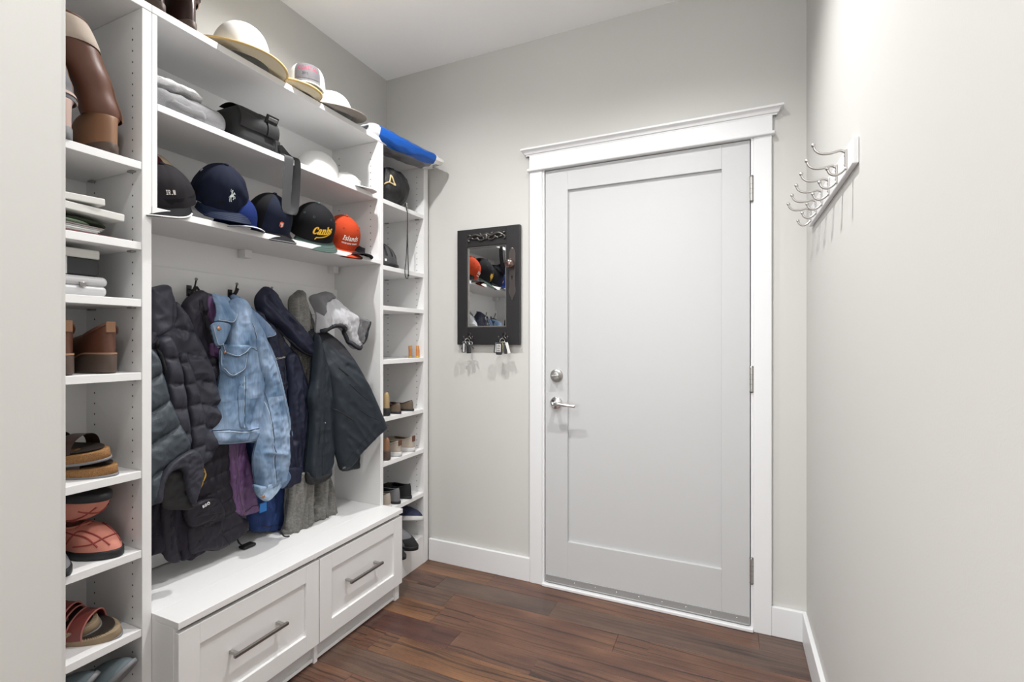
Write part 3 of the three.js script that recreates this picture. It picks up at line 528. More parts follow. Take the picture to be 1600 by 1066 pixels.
// --- navy rain jacket
{
  const t = garment('rain_jacket', 'navy hooded rain jacket with small pale script on the chest, beside the denim jacket', 'jacket', [1.4285, 1.43]);
  const b = piece('body', { pts: [[1.303, 1.329], [1.381, 1.264], [1.443, 1.191], [1.495, 1.148], [1.529, 1.053], [1.556, 0.953], [1.560, 0.850], [1.539, 0.770], [1.529, 0.612], [1.427, 0.602], [1.375, 0.781], [1.328, 1.042]], x: -1.68, f: 0.030, b: 0.02, w: 0.04, disp: sum(folds(61, 0.010, 10, 0.16, -1), crumple(62, 0.0012, 9)) }, C.navy, t);
  const sl = piece('sleeve', { pts: [[1.417, 1.150], [1.455, 1.160], [1.488, 1.089], [1.521, 0.994], [1.528, 0.890], [1.508, 0.778], [1.498, 0.699], [1.511, 0.642], [1.455, 0.619], [1.404, 0.627], [1.404, 0.778], [1.423, 0.904], [1.423, 1.035]], x: -1.648, f: 0.022, b: 0.02, w: 0.03, disp: sum(folds(63, 0.010, 13, 0.05, -1), crease(1.42, 0.98, 1.44, 0.80, 0.010, -0.016)) }, C.navy, t);
  piece('cuff', { pts: [[1.390, 0.695], [1.444, 0.693], [1.476, 0.674], [1.489, 0.628], [1.437, 0.621], [1.393, 0.617]], x: -1.632, f: 0.016, b: 0.012, w: 0.012, disp: folds(64, 0.004, 26, 0.1, 1) }, C.navy, t);
  const hd = piece('hood', { pts: [[1.352, 1.428], [1.323, 1.405], [1.306, 1.379], [1.303, 1.341], [1.320, 1.302], [1.355, 1.279], [1.391, 1.254], [1.421, 1.218], [1.453, 1.181], [1.496, 1.156], [1.540, 1.144], [1.558, 1.163], [1.526, 1.224], [1.479, 1.293], [1.421, 1.365], [1.391, 1.404]], x: (D, h) => -1.69 + 0.05 * sstep(1.40, 1.15, h), f: 0.035, b: 0.015, w: 0.03, disp: sum(folds(65, 0.014, 15, 0.75, -1), crease(1.415, 1.40, 1.45, 1.25, 0.010, -0.016)) }, C.navy, t);
  wpart('hood_rim', seamOn(hd.fx, [[1.379, 1.264], [1.421, 1.218], [1.456, 1.181], [1.499, 1.156], [1.540, 1.146]], 0.004, 0.001), C.navyDark, t);
  piece('inner_collar', { pts: [[1.343, 1.268], [1.385, 1.264], [1.421, 1.213], [1.440, 1.160], [1.421, 1.113], [1.379, 1.141]], x: -1.672, f: 0.02, b: 0.004, w: 0.02 }, C.navyDark, t);
  wpart('front_zip', seamOn(b.fx, [[1.403, 1.140], [1.409, 1.035], [1.421, 0.903]], 0.0024, 0.001), C.navyDark, t);
  const p = [-1.645, 1.143, 1.387];
  wpart('lettering', printOn((D, h) => Math.max(b.fx(D, h), -1.650), p[2], p[1], 0.05, 0.016, 0.12, 0.003), printMat('pale_script_print', textTex('Columbia', '#c9c6c0', 'italic 52px sans-serif', 256, 80)), t);
  wpart('hanging_loop', tube([V(-1.745, 1.405, 1.4285), V(-1.735, 1.395, 1.42), V(-1.715, 1.40, 1.415)], 0.003), C.lining, t);
}
// --- denim jacket
{
  const t = garment('denim_jacket', 'light blue washed denim jacket hanging in the middle of the hook board', 'jacket', [1.2715, 1.43]);
  const seamLight = [], X = -1.625;
  const rf = piece('front_panel', { pts: [[1.295, 1.242], [1.334, 1.192], [1.364, 1.126], [1.394, 1.027], [1.422, 0.918], [1.438, 0.834], [1.438, 0.792], [1.403, 0.794], [1.382, 0.911], [1.340, 1.042], [1.300, 1.144]], x: -1.642, f: 0.008, b: 0.008, w: 0.012, disp: folds(71, 0.004, 20, 0.12, -1) }, C.denim, t);
  const b = piece('body', { pts: [[1.157, 1.354], [1.200, 1.366], [1.233, 1.326], [1.265, 1.270], [1.298, 1.212], [1.318, 1.143], [1.315, 1.044], [1.298, 0.948], [1.281, 0.862], [1.270, 0.830], [1.207, 0.837], [1.134, 0.847], [1.083, 0.861], [1.094, 0.952], [1.108, 1.034], [1.124, 1.127], [1.138, 1.203], [1.141, 1.271]], x: X, f: 0.034, b: 0.02, w: 0.04, disp: sum(folds(72, 0.007, 8, 0.1, -1), crumple(73, 0.002, 8), crease(1.245, 1.0, 1.21, 0.86, 0.010, -0.010), crease(1.19, 0.90, 1.24, 0.87, 0.008, 0.006)) }, C.denim, t);
  const hem = piece('hem_band', { pts: [[1.069, 0.909], [1.116, 0.906], [1.189, 0.892], [1.251, 0.891], [1.253, 0.859], [1.240, 0.838], [1.189, 0.839], [1.116, 0.848], [1.066, 0.862]], x: (D, h) => Math.max(-1.622, b.fx(D, h) - 0.008), f: 0.012, b: 0.012, w: 0.012, disp: crumple(74, 0.002, 16), n: 3 }, C.denim, t);
  const sl = piece('sleeve', { pts: [[1.225, 1.217], [1.254, 1.231], [1.289, 1.178], [1.326, 1.079], [1.353, 0.953], [1.364, 0.815], [1.361, 0.710], [1.338, 0.657], [1.286, 0.651], [1.243, 0.654], [1.225, 0.696], [1.217, 0.783], [1.238, 0.854], [1.256, 0.955], [1.264, 1.035], [1.243, 1.118]], x: (D, h) => -1.605 + 0.02 * sstep(1.05, 0.75, h), f: 0.034, b: 0.02, w: 0.034, disp: sum(folds(75, 0.008, 11, 0.08, -1), crumple(76, 0.0028, 11), crease(1.30, 1.08, 1.345, 0.80, 0.006, -0.008), crease(1.25, 0.80, 1.33, 0.775, 0.008, 0.008)) }, C.denim, t);
  const cf = piece('cuff', { pts: [[1.204, 0.692], [1.235, 0.681], [1.273, 0.687], [1.307, 0.717], [1.321, 0.726], [1.327, 0.693], [1.307, 0.649], [1.273, 0.625], [1.254, 0.617], [1.222, 0.645]], x: -1.566, f: 0.016, b: 0.012, w: 0.010, disp: crumple(77, 0.003, 14) }, C.denimPale, t);
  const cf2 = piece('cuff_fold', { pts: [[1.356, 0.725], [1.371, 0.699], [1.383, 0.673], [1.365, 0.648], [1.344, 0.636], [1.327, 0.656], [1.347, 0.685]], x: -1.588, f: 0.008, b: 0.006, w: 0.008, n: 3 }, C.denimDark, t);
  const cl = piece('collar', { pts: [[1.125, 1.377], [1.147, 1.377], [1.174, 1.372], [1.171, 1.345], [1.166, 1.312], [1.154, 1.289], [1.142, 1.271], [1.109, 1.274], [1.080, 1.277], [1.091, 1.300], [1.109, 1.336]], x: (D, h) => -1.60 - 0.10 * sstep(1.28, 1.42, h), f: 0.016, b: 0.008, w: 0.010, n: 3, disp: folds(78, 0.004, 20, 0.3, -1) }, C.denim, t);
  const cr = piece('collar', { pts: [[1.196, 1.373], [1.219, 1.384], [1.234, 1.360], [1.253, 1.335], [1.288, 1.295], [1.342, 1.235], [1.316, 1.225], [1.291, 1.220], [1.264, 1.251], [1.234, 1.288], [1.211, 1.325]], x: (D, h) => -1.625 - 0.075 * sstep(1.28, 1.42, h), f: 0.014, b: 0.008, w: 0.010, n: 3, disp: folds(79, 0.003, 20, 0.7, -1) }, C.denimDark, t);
  const pk = piece('placket', { pts: [[1.064, 1.264], [1.082, 1.275], [1.114, 1.274], [1.132, 1.266], [1.123, 1.234], [1.109, 1.203], [1.093, 1.193], [1.082, 1.193], [1.071, 1.225]], x: -1.592, f: 0.010, b: 0.008, w: 0.008, n: 3 }, C.denim, t);
  const bf = (D, h) => b.fx(D, h);
  const po = piece('pocket', { pts: [[1.118, 1.183], [1.196, 1.178], [1.191, 1.134], [1.184, 1.107], [1.161, 1.090], [1.128, 1.085], [1.116, 1.110], [1.114, 1.150]], x: (D, h) => bf(D, h) + 0.001, f: 0.004, b: 0.002, w: 0.008 }, C.denim, t);
  const pf = piece('pocket_flap', { pts: [[1.117, 1.203], [1.138, 1.197], [1.205, 1.191], [1.198, 1.173], [1.177, 1.162], [1.148, 1.154], [1.131, 1.159], [1.120, 1.177]], x: (D, h) => bf(D, h) + 0.005, f: 0.005, b: 0.002, w: 0.006 }, C.denim, t);
  // stitching in pale thread
  const S = [];
  S.push(seamOn(cl.fx, [[1.086, 1.282], [1.114, 1.279], [1.137, 1.277], [1.152, 1.294], [1.164, 1.317], [1.169, 1.349], [1.169, 1.367]], 0.0009));
  S.push(seamOn(cr.fx, [[1.227, 1.375], [1.250, 1.342], [1.286, 1.298], [1.334, 1.237], [1.297, 1.225]], 0.0009));
  S.push(seamOn(po.fx, [[1.121, 1.177], [1.121, 1.128], [1.132, 1.092], [1.159, 1.097], [1.179, 1.109], [1.189, 1.143], [1.191, 1.173]], 0.0008));
  S.push(seamOn(pf.fx, [[1.122, 1.199], [1.136, 1.165], [1.150, 1.158], [1.177, 1.167], [1.200, 1.187]], 0.0008));
  S.push(seamOn(b.fx, [[1.107, 1.188], [1.140, 1.192], [1.179, 1.189], [1.217, 1.187], [1.230, 1.177]], 0.0008, 0.0006));
  S.push(seamOn(b.fx, [[1.219, 1.273], [1.235, 1.217], [1.237, 1.175], [1.253, 1.134]], 0.0008, 0.0006));
  S.push(seamOn(hem.fx, [[1.069, 0.901], [1.116, 0.897], [1.189, 0.882], [1.251, 0.881]], 0.0009));
  S.push(seamOn(hem.fx, [[1.069, 0.868], [1.116, 0.855], [1.189, 0.845], [1.243, 0.845]], 0.0009));
  S.push(seamOn(b.fx, [[1.186, 1.083], [1.186, 1.033], [1.186, 0.963], [1.184, 0.899]], 0.0008, 0.0006), seamOn(b.fx, [[1.174, 1.057], [1.174, 0.965], [1.171, 0.901]], 0.0008, 0.0006));
  S.push(seamOn(sl.fx, [[1.257, 1.051], [1.267, 0.930], [1.273, 0.810], [1.278, 0.676]], 0.0008, 0.0006));
  S.push(seamOn(cf.fx, [[1.220, 0.648], [1.257, 0.625], [1.284, 0.641], [1.318, 0.705]], 0.0008));
  S.push(seamOn(rf.fx, [[1.349, 1.152], [1.376, 1.059], [1.406, 0.933], [1.431, 0.804]], 0.0008));
  S.push(seamOn(pk.fx, [[1.066, 1.262], [1.075, 1.225], [1.086, 1.197], [1.104, 1.201]], 0.0008));
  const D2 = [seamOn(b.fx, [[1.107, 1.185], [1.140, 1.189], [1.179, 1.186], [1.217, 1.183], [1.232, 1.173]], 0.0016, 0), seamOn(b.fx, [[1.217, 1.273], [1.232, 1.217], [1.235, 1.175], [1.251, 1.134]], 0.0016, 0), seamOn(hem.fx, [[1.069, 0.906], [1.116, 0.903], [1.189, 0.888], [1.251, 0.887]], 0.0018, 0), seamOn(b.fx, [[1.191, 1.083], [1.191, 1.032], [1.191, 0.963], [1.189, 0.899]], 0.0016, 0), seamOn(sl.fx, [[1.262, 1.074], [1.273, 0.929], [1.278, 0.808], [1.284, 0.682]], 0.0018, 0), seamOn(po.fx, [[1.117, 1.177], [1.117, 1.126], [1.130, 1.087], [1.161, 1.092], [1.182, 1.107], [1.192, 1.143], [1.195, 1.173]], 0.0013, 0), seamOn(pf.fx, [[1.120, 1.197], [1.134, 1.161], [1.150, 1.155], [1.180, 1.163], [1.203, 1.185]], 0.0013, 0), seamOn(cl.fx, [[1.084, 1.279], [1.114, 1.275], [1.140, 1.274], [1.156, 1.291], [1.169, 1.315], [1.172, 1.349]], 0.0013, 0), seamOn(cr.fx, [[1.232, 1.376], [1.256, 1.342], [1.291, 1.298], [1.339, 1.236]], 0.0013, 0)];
  const dk = wpart('seam', D2, mat('seam_shade_denim', lin(0.075, 0.11, 0.17), 0.9), t); dk.userData.kind = 'stuff';  // dark tubes painting shade into the seam grooves
  const st = wpart('stitching', S, C.thread, t); st.userData.kind = 'stuff';
  const tab = piece('waist_tab', { pts: [[1.164, 1.049], [1.181, 1.047], [1.184, 0.964], [1.181, 0.901], [1.166, 0.903], [1.164, 0.967]], x: (D, h) => bf(D, h) + 0.001, f: 0.003, b: 0.002, w: 0.005, n: 2 }, C.denim, t);
  const btn = (fx, [x, h, D], r = 0.0075) => wpart('button', new THREE.SphereGeometry(r, 16, 10).scale(0.45, 1, 1).translate(fx(D, h) + 0.001, h, -D), C.copper, t);
  btn(pk.fx, [-1.585, 1.253, 1.084]); btn(pf.fx, [-1.580, 1.170, 1.130], 0.006); btn(cf.fx, [-1.555, 0.643, 1.231], 0.0065); btn(rf.fx, [-1.630, 0.977, 1.387], 0.005); btn(rf.fx, [-1.630, 0.895, 1.402], 0.005);
  wpart('hanging_loop', [tube([V(-1.742, 1.412, 1.27), V(-1.738, 1.40, 1.262), V(-1.73, 1.375, 1.245), V(-1.72, 1.34, 1.24)], 0.006)], C.lining, t);
}
// --- graphite ski jacket with the grey hood
{
  const t = garment('ski_jacket', 'graphite ski jacket with a pale grey lined hood, next to the white side panel', 'jacket', [1.7425, 1.42]);
  const b = piece('body', { pts: [[1.545, 1.257], [1.604, 1.263], [1.670, 1.207], [1.700, 1.138], [1.728, 1.061], [1.777, 0.946], [1.830, 0.814], [1.833, 0.799], [1.786, 0.761], [1.723, 0.706], [1.659, 0.639], [1.635, 0.652], [1.614, 0.718], [1.601, 0.827], [1.593, 0.953], [1.581, 1.052], [1.553, 1.108]], x: (D, h) => -2.283 + 0.4355 * D - 0.09 * sstep(1.0, 1.33, h), f: 0.035, b: 0.02, w: 0.05, disp: sum(folds(81, 0.005, 7, 0.7, -1, 1.5), crumple(82, 0.0012, 8), crease(1.66, 1.10, 1.78, 0.99, 0.010, -0.008)) }, C.ski, t);
  const sl = piece('sleeve', { pts: [[1.536, 1.245], [1.561, 1.177], [1.593, 1.079], [1.619, 0.964], [1.627, 0.793], [1.612, 0.655], [1.586, 0.616], [1.532, 0.606], [1.488, 0.618], [1.478, 0.666], [1.491, 0.764], [1.501, 0.896], [1.491, 0.972], [1.508, 1.040], [1.518, 1.137]], x: -1.615, f: 0.034, b: 0.02, w: 0.032, disp: sum(folds(83, 0.007, 9, 0.1, -1, 1.5), crumple(84, 0.0016, 9)) }, C.ski, t);
  piece('cuff', { pts: [[1.467, 0.672], [1.487, 0.646], [1.532, 0.638], [1.575, 0.638], [1.597, 0.652], [1.593, 0.622], [1.560, 0.608], [1.518, 0.606], [1.470, 0.621]], x: -1.592, f: 0.016, b: 0.012, w: 0.010, disp: crumple(85, 0.003, 22) }, C.lining, t);
  piece('far_sleeve', { pts: [[1.720, 0.712], [1.856, 0.716], [1.879, 0.629], [1.879, 0.585], [1.812, 0.588], [1.732, 0.605]], x: -1.665, f: 0.02, b: 0.012, w: 0.02, disp: crumple(86, 0.003, 16) }, C.ski, t);
  const hx = (D, h) => -2.305 + 0.4355 * D - 0.06 * sstep(1.30, 1.43, h);
  const hd = piece('hood', { pts: [[1.564, 1.404], [1.595, 1.417], [1.637, 1.429], [1.669, 1.385], [1.713, 1.327], [1.755, 1.305], [1.747, 1.260], [1.735, 1.201], [1.713, 1.172], [1.688, 1.190], [1.669, 1.236], [1.647, 1.264], [1.616, 1.272], [1.585, 1.260], [1.554, 1.243], [1.552, 1.279], [1.559, 1.343]], x: hx, f: 0.035, b: 0.02, w: 0.028, disp: sum(folds(87, 0.012, 22, 0.15, -1), crease(1.60, 1.36, 1.59, 1.24, 0.004, -0.006)) }, C.skiHood, t);
  piece('hood_top_shade', { pts: [[1.562, 1.404], [1.595, 1.420], [1.637, 1.432], [1.650, 1.407], [1.611, 1.387], [1.582, 1.358], [1.564, 1.318], [1.557, 1.345]], x: (D, h) => hd.fx(D, h) + 0.001, f: 0.006, b: 0.002, w: 0.016, disp: folds(88, 0.003, 24, 0.8, 1) }, C.skiHoodShade, t);  // darker sheet carrying the shadow on top of the hood
  piece('hood_side', { pts: [[1.710, 1.324], [1.755, 1.305], [1.747, 1.260], [1.735, 1.201], [1.718, 1.201], [1.702, 1.248], [1.705, 1.288]], x: (D, h) => hd.fx(D, h) + 0.001, f: 0.005, b: 0.002, w: 0.012 }, C.skiHoodShade, t);
  wpart('hood_rim', seamOn((D, h) => hd.fx(D, h) + 0.004, [[1.554, 1.251], [1.585, 1.266], [1.616, 1.278], [1.645, 1.270], [1.664, 1.242], [1.683, 1.201], [1.710, 1.178], [1.730, 1.189], [1.741, 1.248], [1.752, 1.299]], 0.0105, 0.001), C.navyDark, t);
  piece('neck_shade', { pts: [[1.544, 1.246], [1.595, 1.263], [1.631, 1.252], [1.663, 1.190], [1.688, 1.155], [1.680, 1.121], [1.647, 1.145], [1.595, 1.202]], x: (D, h) => b.fx(D, h) - 0.004, f: 0.005, b: 0.002, w: 0.02 }, C.navyDark, t);  // dark sheet standing for the shade under the hood
  wpart('zip', [seamOn(b.fx, [[1.614, 1.093], [1.630, 1.075], [1.646, 1.058]], 0.0028), seamOn(b.fx, [[1.560, 0.950], [1.591, 0.919], [1.627, 0.887], [1.665, 0.855]], 0.0024), seamOn(sl.fx, [[1.527, 0.845], [1.524, 0.808], [1.520, 0.776]], 0.0026)], C.lining, t);
  wpart('zip_pull', [ball(V(sl.fx(1.555, 0.86) + 0.002, 0.86, 1.555), 0.003)], M.chrome, t);
  wpart('seam_line', [seamOn(b.fx, [[1.789, 0.834], [1.743, 0.793], [1.692, 0.748], [1.633, 0.679]], 0.0012), seamOn(b.fx, [[1.646, 1.021], [1.687, 0.978], [1.728, 0.940]], 0.0012), seamOn(b.fx, [[1.687, 0.904], [1.728, 0.870], [1.771, 0.848]], 0.0012)], C.threadDark, t);
  wpart('hanging_loop', tube([V(-1.745, 1.405, 1.7425), V(-1.735, 1.385, 1.735), V(-1.70, 1.375, 1.72)], 0.003), C.lining, t);
  const hh = [-1.542, 0.655, 1.625];
  wpart('hem_toggle', [cyl(V(hh[0], hh[1], hh[2] - 0.008), V(hh[0], hh[1], hh[2] + 0.008), 0.004)], M.darkSteel, t);
}

// ---------------------------------------------------------------- hats
const capCloth = (name, c, r = 0.85) => mat(name, c, r, { bumpMap: weaveTex, bumpScale: 0.00025, specularIntensity: 0.35 });
const H = {
  navy: capCloth('navy_cotton', lin(0.007, 0.010, 0.025)), navyBrim: capCloth('navy_brim_cotton', lin(0.011, 0.018, 0.042), 0.55), black: capCloth('black_cotton', lin(0.010, 0.010, 0.012)),
  ink: capCloth('ink_blue_cotton', lin(0.010, 0.014, 0.030)), green: capCloth('dark_green_cotton', lin(0.055, 0.090, 0.080)), orange: capCloth('orange_cotton', lin(0.42, 0.048, 0.014)),
  white: capCloth('white_cotton', lin(0.74, 0.74, 0.73)), burgundy: capCloth('burgundy_cotton', lin(0.065, 0.012, 0.018)), tan: capCloth('tan_cotton', lin(0.36, 0.29, 0.20)),
  grey: capCloth('grey_cotton', lin(0.16, 0.16, 0.165)), royal: capCloth('royal_cotton', lin(0.008, 0.022, 0.12)), charcoal: capCloth('charcoal_cotton', lin(0.018, 0.016, 0.019)),
};
// crown point in cap space: +x towards the brim, y up
function crownAt(o) {
  const { a = 0.098, b = 0.080, H: h = 0.118, soft = 0, seed = 1, lift = 0 } = o;
  return (phi, t) => {
    const c = Math.cos(phi), n = lerp(2.0, o.front ?? 2.9, sstep(-0.3, 0.85, c));
    let r = Math.sqrt(Math.max(0, 1 - Math.pow(t, n)));
    let groove = 0; for (let k = 0; k < 6; k++) { let d = Math.abs(((phi - k * Math.PI / 3 + Math.PI * 3) % (Math.PI * 2)) - Math.PI); groove = Math.max(groove, Math.exp(-(d * d) / 0.003)); }
    const w = 1 + lift / 0.09 - 0.012 * groove * (1 - t) + soft * noise3(c * 2.2, Math.sin(phi) * 2.2, t * 2 + seed);
    return new THREE.Vector3(a * c * r * w, h * t + lift * t + soft * 0.05 * noise3(c * 2, t * 2, seed + 4) * t, b * Math.sin(phi) * r * w);
  };
}
function capPatch(o, phi0, phi1, t0, t1, lift, nu = 20, nv = 12) {        // patch that follows the crown; u runs with phi falling so that text reads from outside
  const f = crownAt({ ...o, lift: (o.lift ?? 0) + lift });
  return surf((u, v) => f(lerp(phi1, phi0, u), lerp(t0, t1, v)), nu, nv);
}
function makeCap(label, category, o, pos, yaw, pitch, roll = 0) {
  const t = thing(o.name ?? 'baseball_cap', label, category, pos, o.group);
  t.rotation.order = 'YZX'; t.rotation.set(roll, yaw, pitch);
  const f = crownAt(o), { a = 0.098, b = 0.080, H: h = 0.118, L = 0.07, curve = 0.022 } = o;
  const up = (s) => Math.sin(s * Math.PI / 2);
  if (o.rearMat) {
    part('crown', surf((u, v) => f(lerp(-0.72, 0.72, u), up(v)), 24, 24), o.mat, t);
    part('rear_panel', surf((u, v) => f(lerp(0.72, Math.PI * 2 - 0.72, u), up(v)), 48, 24), o.rearMat, t);
  } else part('crown', surfClosed((u, v) => f(u * Math.PI * 2, up(v)), 72, 24), o.mat, t);
  part('button', new THREE.SphereGeometry(0.0075, 14, 8).scale(1, 0.55, 1).translate(0, h + 0.002, 0), o.buttonMat ?? o.mat, t);
  const sw = part('sweatband', surfClosed((u, v) => { const p = f(u * Math.PI * 2, 0.001); return new THREE.Vector3(p.x * 0.985, 0.001 + v * 0.03, p.z * 0.985); }, 48, 2), o.bandMat ?? H.black, t);
  // brim: top and bottom sheets with a rounded rim
  const A = 1.12, x0 = a * Math.cos(A), bw = b * Math.sin(A) + 0.003;
  const edge = (s) => { const q = lerp(-Math.PI / 2, Math.PI / 2, s); return [x0 + (a + L - x0) * Math.pow(Math.cos(q), 0.8), bw * Math.sin(q)]; };
  const inner = (s) => { const q = lerp(-A, A, s); return [a * Math.cos(q) * 0.985, b * Math.sin(q) * 0.985]; };
  const bp = (s, r, off) => { const [ix, iz] = inner(s), [ox, oz] = edge(s), x = lerp(ix, ox, r), z = lerp(iz, oz, r); return new THREE.Vector3(x, 0.004 - curve * (z / 0.08) * (z / 0.08) * (0.35 + 0.65 * r) - (o.droop ?? 0.004) * r + off, z); };
  const th = 0.0018;
  const brim = part('brim', [surf((u, v) => bp(u, v, th), 40, 10, [0.2, 0.1]), surf((u, v) => { const q = v * Math.PI; const p = bp(u, 1, th * Math.cos(q)); const [ox, oz] = edge(u); const l = Math.hypot(ox - x0 + 0.02, oz); p.x += th * Math.sin(q) * (ox - x0 + 0.02) / l; p.z += th * Math.sin(q) * oz / l; return p; }, 40, 6, [0.2, 0.01])], o.brimMat ?? o.mat, t);
  part('under_brim', surf((u, v) => bp(1 - u, v, -th), 40, 10, [0.2, 0.1]), o.underMat ?? o.brimMat ?? o.mat, t);
  if (o.pipe) part('brim_edge', tube(Array.from({ length: 30 }, (_, i) => bp(lerp(0.02, 0.98, i / 29), 0.985, th * 0.6)), 0.0028, 60, 6), o.pipe, t);
  for (const r of o.rows ?? []) { const m = part('brim_stitching', tube(Array.from({ length: 24 }, (_, i) => bp(lerp(0.05, 0.95, i / 23), r, th)), 0.0006, 40, 4), o.stitchMat ?? C.threadDark, t); }
  if (o.eyelets) for (const k of [-1, 1, -2.1, 2.1]) { const p = f(k * 0.52 + 0.0, 0.74), q = f(k * 0.52, 0.78); part('eyelet', new THREE.TorusGeometry(0.0035, 0.0013, 6, 14).lookAt(p.clone().setY(p.y * 0.4)).translate(p.x, p.y, p.z), o.eyelets, t); }
  if (o.print) { const [p0, p1, t0, t1, m, nm] = o.print; part(nm ?? 'emblem', capPatch(o, p0, p1, t0, t1, 0.0012), m, t); }
  for (const [p0, p1, t0, t1, m, nm] of o.prints ?? []) part(nm ?? 'emblem', capPatch(o, p0, p1, t0, t1, 0.0012), m, t);
  return t;
}
// prints
const horseTex = canvasTex(128, 192, (c) => {                 // small white horse-and-rider emblem
  c.clearRect(0, 0, 128, 192); c.fillStyle = '#dfe8e4'; c.strokeStyle = '#dfe8e4'; c.lineCap = 'round';
  c.beginPath(); c.ellipse(62, 92, 34, 18, -0.35, 0, 7); c.fill();
  c.lineWidth = 15; c.beginPath(); c.moveTo(84, 78); c.lineTo(98, 50); c.lineTo(112, 62); c.stroke();
  c.lineWidth = 9; for (const l of [[40, 104, 30, 138, 40, 172], [52, 106, 54, 142, 66, 168], [86, 96, 100, 120, 88, 140], [92, 88, 116, 100, 118, 120]]) { c.beginPath(); c.moveTo(l[0], l[1]); c.lineTo(l[2], l[3]); c.lineTo(l[4], l[5]); c.stroke(); }
  c.lineWidth = 16; c.beginPath(); c.moveTo(58, 80); c.lineTo(64, 44); c.stroke(); c.beginPath(); c.arc(68, 26, 11, 0, 7); c.fill();
  c.lineWidth = 5; c.beginPath(); c.moveTo(64, 50); c.lineTo(34, 34); c.lineTo(40, 8); c.stroke(); c.beginPath(); c.moveTo(32, 96); c.lineTo(16, 118); c.stroke();
});
const scriptTex = canvasTex(384, 224, (c) => {
  c.clearRect(0, 0, 384, 224); c.save(); c.translate(30, 128); c.rotate(-0.08); c.transform(1, 0, -0.18, 1, 0, 0);
  c.font = 'bold italic 118px serif'; c.lineWidth = 12; c.strokeStyle = '#c98a10'; c.lineJoin = 'round'; c.strokeText('Canbs', 10, 20, 320); c.fillStyle = '#ffd84a'; c.fillText('Canbs', 10, 20, 320); c.restore();
  c.strokeStyle = '#f2b92a'; c.lineWidth = 15; c.lineCap = 'round'; c.beginPath(); c.moveTo(320, 128); c.quadraticCurveTo(240, 172, 120, 184); c.lineTo(104, 208); c.stroke();
});
const islandTex = canvasTex(384, 192, (c) => { c.clearRect(0, 0, 384, 192); c.fillStyle = '#f3ede6'; c.font = 'italic bold 92px sans-serif'; c.textAlign = 'center'; c.fillText('Islands', 192, 96, 350); c.font = 'bold 34px sans-serif'; c.fillText('FOUR WITH TOWNS', 192, 146, 340); });
const irmTex = textTex('IR.M', '#e9e6e2', 'bold 76px monospace', 256, 96);
const wordTex = textTex('RANDOM', '#e2e2e4', 'bold 60px sans-serif', 256, 80);
const badgeTex = canvasTex(96, 128, (c) => { c.clearRect(0, 0, 96, 128); c.fillStyle = '#e06a4a'; c.beginPath(); c.moveTo(14, 30); c.lineTo(40, 10); c.lineTo(82, 26); c.lineTo(78, 96); c.lineTo(48, 118); c.lineTo(16, 90); c.fill(); c.fillStyle = '#d9d4d0'; c.fillRect(26, 40, 40, 18); c.fillRect(44, 58, 22, 44); c.fillStyle = '#40507a'; c.fillRect(24, 72, 18, 22); });
const maroonTex = canvasTex(256, 128, (c) => { c.clearRect(0, 0, 256, 128); c.fillStyle = '#5a585c'; c.fillRect(0, 0, 256, 128); c.fillStyle = '#8c2440'; c.font = 'bold 52px sans-serif'; c.textAlign = 'center'; c.fillText('COASTAL', 128, 58, 220); c.fillStyle = '#1c1a20'; c.font = 'bold 30px sans-serif'; c.fillText('2011', 100, 100); });

const SH2 = 1.5975, SH1 = 1.9025, TP = 2.18, R = THREE.MathUtils.degToRad;
const G = 'baseball caps along the lower hat shelf';
// lower hat shelf, from the shelf tower to the far end
makeCap('burgundy and tan ball cap at the back, behind the black cap with white letters', 'cap', { mat: H.burgundy, brimMat: H.tan, rearMat: H.tan, H: 0.12, soft: 0.03, seed: 5, group: G }, [-1.70, SH2 + 0.095, 0.945], R(-35), R(-20));
makeCap('black ball cap with small white letters and a white-edged brim', 'cap', { mat: H.charcoal, brimMat: H.black, pipe: H.white, H: 0.11, soft: 0.02, seed: 7, print: [-0.62, -0.18, 0.35, 0.55, printMat('white_letters_print', irmTex), 'lettering'], group: G }, [-1.615, SH2 + 0.055, 0.935], R(-40), R(-30));
makeCap('royal blue ball cap with a white-edged brim, under the navy cap with the horse emblem', 'cap', { mat: H.royal, brimMat: H.royal, pipe: H.white, H: 0.10, underMat: H.grey, group: G }, [-1.62, SH2 + 0.04, 1.155], R(-12), R(-16));
makeCap('navy ball cap with a small white horse and rider emblem', 'cap', { mat: H.navy, brimMat: H.navyBrim, rows: [0.3, 0.5, 0.7, 0.88], stitchMat: H.navy, H: 0.128, a: 0.102, b: 0.085, soft: 0.035, seed: 3, L: 0.075, prints: [[-0.16, 0.14, 0.26, 0.62, printMat('horse_print', horseTex)], [1.75, 2.3, 0.62, 0.74, printMat('white_word_print', wordTex), 'lettering']], group: G }, [-1.615, SH2 + 0.098, 1.105], R(-14), R(-33));
makeCap('black and ink blue ball cap with a small orange badge', 'cap', { mat: H.ink, rearMat: H.black, brimMat: H.black, pipe: H.grey, H: 0.125, front: 3.4, print: [-0.18, 0.10, 0.22, 0.44, printMat('badge_print', badgeTex)], group: G }, [-1.625, SH2 + 0.058, 1.305], R(-12), R(-30));
makeCap('black ball cap with yellow script and a dark green brim', 'cap', { mat: H.black, brimMat: H.green, H: 0.135, a: 0.102, b: 0.088, front: 3.6, L: 0.072, curve: 0.012, eyelets: H.green, buttonMat: H.green, rows: [0.35, 0.6, 0.85], print: [-0.56, 0.56, 0.10, 0.64, printMat('yellow_script_print', scriptTex), 'lettering'], group: G }, [-1.62, SH2 + 0.068, 1.515], R(-20), R(-34));
